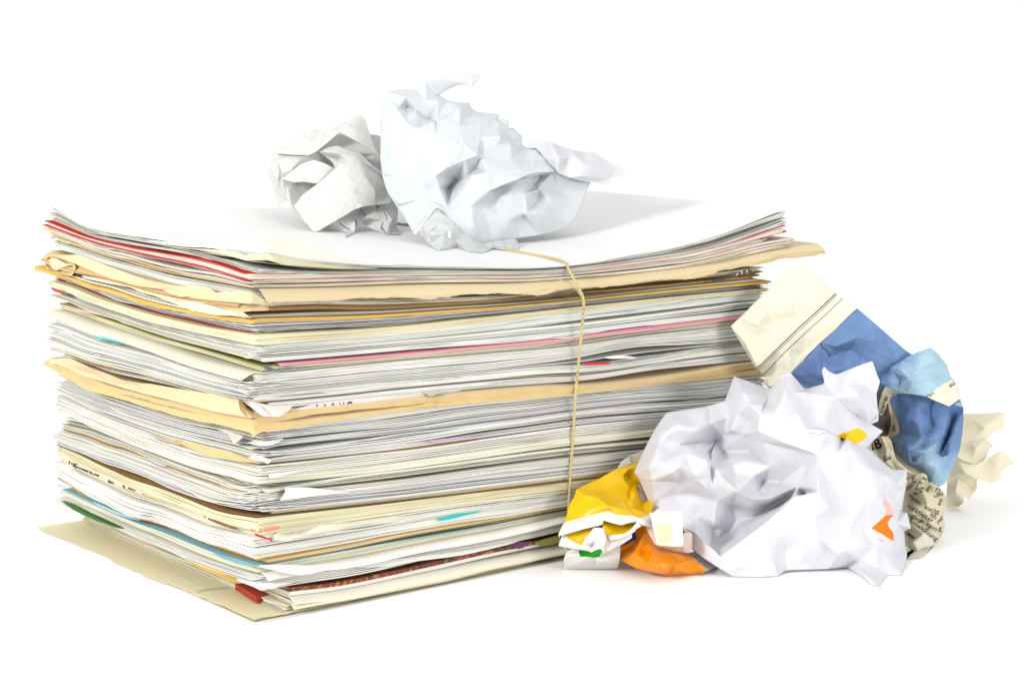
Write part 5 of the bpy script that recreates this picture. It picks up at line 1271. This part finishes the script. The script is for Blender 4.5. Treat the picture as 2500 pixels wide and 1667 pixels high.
# green cover, left face
bit('green_tip', C3, loose('dark green glossy cover tip poking out above the bottom folder', 'booklet', 190, 1245, 'booklet'), 'GN', '330,408,4 375,412,4.5 450,440,4 570,505,3.5 700,560,3 850,632,2 870,645,2 780,625,5 640,580,6.5 520,530,7 430,480,7 370,435,6', ['375,412 520,500,6 700,590,6'], seed=255)
# light blue slivers
for i, o in enumerate(('296,300,3 310,272,3.6 345,285,3.5 380,300,3 360,300,4 320,290,4.2', '560,400,3 720,470,3 880,535,3 1000,570,3 900,555,4 720,492,4', '1560,830,2 1700,880,2.5 1800,910,2.5 1930,945,2 1900,950,4.5 1780,922,5 1620,870,4')):
    bit('blue_sliver', C3, doc('light blue sheet'), 'LB', o, seed=256 + i, level=2, amp=.15)
# yellow strip and the red page block on the bottom folder
bit('yellow_print', C3, doc('pale yellow card strip'), 'YE', '1350,885,1.5 1450,905,2 1600,955,2.4 1750,1035,2.6 1860,1075,2.6 1765,1085,6 1650,1035,5.4 1500,975,4.5 1400,925,3.4', seed=260, level=2)
hb = float(sample(KZ[1], np.array([.0]), np.array([.0]))[0]) + .0006
red = root('booklet', 'thick little booklet with brick-red edges at the lower front corner', 'booklet', 'papers of the tied stack', tuple(on_ground(626, 1471, hb)))
c0 = on_ground(626, 1471, hb); l0 = on_ground(574, 1438, hb); r0 = on_ground(676, 1458, hb)
for k_ in range(6):
    h = k_ * .00048; j = rnd.uniform(-.0002, .0002)
    q = [c0 + (l0 - c0) * -j * 60 * .1, l0, l0 + (r0 - c0), r0]
    q = [p + Vector((j, j, h)) for p in q]
    vs = [tuple(p) for p in q] + [tuple(p + Vector((0, 0, .00042))) for p in q]
    me = bpy.data.meshes.new('leaf'); me.from_pydata(vs, [], [(0, 3, 2, 1), (4, 5, 6, 7), (0, 1, 5, 4), (1, 2, 6, 5), (2, 3, 7, 6), (3, 0, 4, 7)]); me.update()
    o = link('cover' if k_ == 5 else 'leaf', me, pm('RB')); o.parent = red; o.matrix_parent_inverse = Matrix.Translation(-red.location)
c0 = on_ground(676, 1477, hb); l0 = on_ground(640, 1466, hb); r0 = on_ground(700, 1470, hb)
pale = root('booklet', 'small cream page block behind the brick-red booklet at the lower front corner', 'booklet', 'papers of the tied stack', tuple(c0))
for k_ in range(4):
    q = [p + Vector((0, 0, k_ * .0004)) for p in (c0, l0, l0 + (r0 - c0), r0)]
    vs = [tuple(p) for p in q] + [tuple(p + Vector((0, 0, .00034))) for p in q]
    me = bpy.data.meshes.new('leaf'); me.from_pydata(vs, [], [(0, 3, 2, 1), (4, 5, 6, 7), (0, 1, 5, 4), (1, 2, 6, 5), (2, 3, 7, 6), (3, 0, 4, 7)]); me.update()
    o = link('leaf', me, pm('YP')); o.parent = pale; o.matrix_parent_inverse = Matrix.Translation(-pale.location)
# black marks, a fold and a blue rule on the bottom folder
r = doc('big pale yellow folder')
fo = [c for c in r.children if c.type == 'MESH'][0]
bx = BVHTree.FromPolygons([v.co.copy() for v in fo.data.vertices], [tuple(p.vertices) for p in fo.data.polygons])
for q in ([(690, 615), (745, 618), (808, 660), (770, 665)], [(902, 718), (945, 722), (1020, 765), (985, 770)]):
    drape('black_mark', [(x - 10, y + 34) for x, y in q], [(0, 1, 2, 3)], C3, bx, r, INK)
print_line('fold_line', [(1450, 1158), (1560, 1140), (1720, 1122)], 4, C3, bx, r, pm('OL'))
print_line('fold_line', [(1440, 1150), (1560, 1130), (1700, 1118)], 3, C3, bx, r, pm('OL'))
print_line('blue_rule', [(1280, 1005), (1400, 1060), (1540, 1135)], 2.5, C3, bx, r, pm('LB'))
0 and bit('curled_corner', C3, r, 'YP', '162,560,5 160,535,6 175,515,7 205,510,8 190,545,10 195,590,11 215,612,11.5 185,605,9', seed=262, level=2)
# right face: curled white sheets, teal, purple, red tab
bit('folded_corner', C6, doc('white sheet with folded front'), 'W', '238,718,4.5 350,716,3.5 480,728,2.5 640,748,1 500,760,1.5 300,785,2.2 205,796,2.5 225,770,4 240,745,5', soft='330,745,3.8', seed=270)
bit('curled_corner', C6, doc('white sheet with its front corner'), 'WB', '75,1186,2.5 180,1182,3 330,1186,3 500,1190,2.2 660,1196,1 520,1212,3 400,1238,6 320,1248,7 250,1238,7 160,1212,5.5 100,1200,4', soft='300,1212,4.8', seed=271)
bit('white_flap', C6, doc('loose white sheets in the lowest'), 'W', '640,1200,1 900,1150,1.5 1300,1100,1.5 1700,1020,1.2 1600,1060,3 1300,1130,3.5 1000,1165,3.5 800,1200,3', seed=272, level=2)
bit('teal_corner', C6, loose('small teal torn sheet peeking from the lower right face', 'paper scrap', 1100, 1265), 'TE', '1152,910,1 1210,892,2 1280,876,2.5 1440,856,1 1400,868,2 1310,890,4 1260,902,4.2 1195,918,4', ['1210,892 1300,885,3.4 1310,890'], seed=273, amp=.2)
bit('lilac_corner', C6, loose('pale lilac sheet corner on the right face, mid height', 'paper sheet', 1100, 1075), 'LI', '1085,432,1 1250,418,1.2 1500,396,1 1400,415,2.4 1250,435,3 1145,446,3', seed=274, level=2)
bit('torn_cover', C6, loose('torn dark purple leaf near the bottom right of the stack', 'paper scrap', 1250, 1330), 'PU', '1560,1062,1.2 1640,1048,1.5 1740,1042,1.2 1700,1062,2.5 1680,1082,3 1650,1088,3.2 1625,1076,3 1600,1082,3 1575,1072,2.4', seed=275, amp=.3)
bit('torn_cover', C6, loose('torn olive card beside the twine at the bottom of the stack', 'paper scrap', 1330, 1320), 'OV', '1740,1048,1 1800,1030,1.4 1890,1006,1.2 1895,1050,2.4 1840,1066,3 1790,1072,3.2 1760,1058,2.6', seed=276, amp=.3)
bit('red_tab', C5, loose('small red card tab right of the twine, above the peach folder', 'card', 1450, 886, 'card_tab'), 'RD', '232,1438,1 290,1426,1.6 400,1424,1.8 475,1427,1.6 488,1438,1.2 400,1444,2.2 290,1448,2.2', seed=277, level=2)
# raised corner leaves under the top sheet
r = doc('cream sheet with its front')
bit('raised_corner', FaceFrame(0, 0, 1), r, 'CO', '470,603,.5 530,598,0 580,588,-.6 620,581,-2 661,576,-3.5 720,589,-3 787,606,-.6 800,618,.5 841,631,1 900,642,1 963,648,.8 890,646,2.4 829,641,3 770,631,3.5 700,622,3.5 650,616,3.5 600,611,3 540,607,2', soft='661,600,.5 740,612,1.0 600,597,.2', seed=280, amp=.15)
r = doc('olive cream sheet bent')
bit('bent_corner', FaceFrame(0, 0, 1), r, 'OL', '470,606,1 560,612,2.5 600,622,3 640,618,2 655,616,3 700,626,3 780,642,2 860,652,1.5 930,655,1 830,656,3 740,650,4 690,646,4.5 664,638,4 650,634,3 600,636,3.6 560,624,3', folds=['655,616 668,634,4.6 690,646', '600,622 640,634,2.2 650,634'], seed=281, amp=.15)
bit('gap_leaf', FaceFrame(0, 0, 1), doc('thin fan of white'), 'W', '348,586,1 440,592,1.5 520,602,1 470,604,2.6 400,596,2.8', seed=282, level=2)
# printed bits on the right face: the curled black and white picture below the envelope
r = doc('brown envelope pressed')
bit('picture_end', C5, r, NDK, '1290,752,1 1400,728,2 1490,700,3 1560,672,3.5 1600,660,3.5 1628,664,3.5 1632,680,4 1610,698,4.5 1560,708,4.5 1500,722,4 1400,748,3 1330,768,2', seed=283, level=2)
bx = LAST['picture_end']
print_line('printed_stripe', [(1500, 715), (1520, 690), (1545, 685), (1550, 700)], 9, C5, bx, r, NCR)
print_line('printed_stripe', [(1585, 692), (1592, 668)], 9, C5, bx, r, NCR)
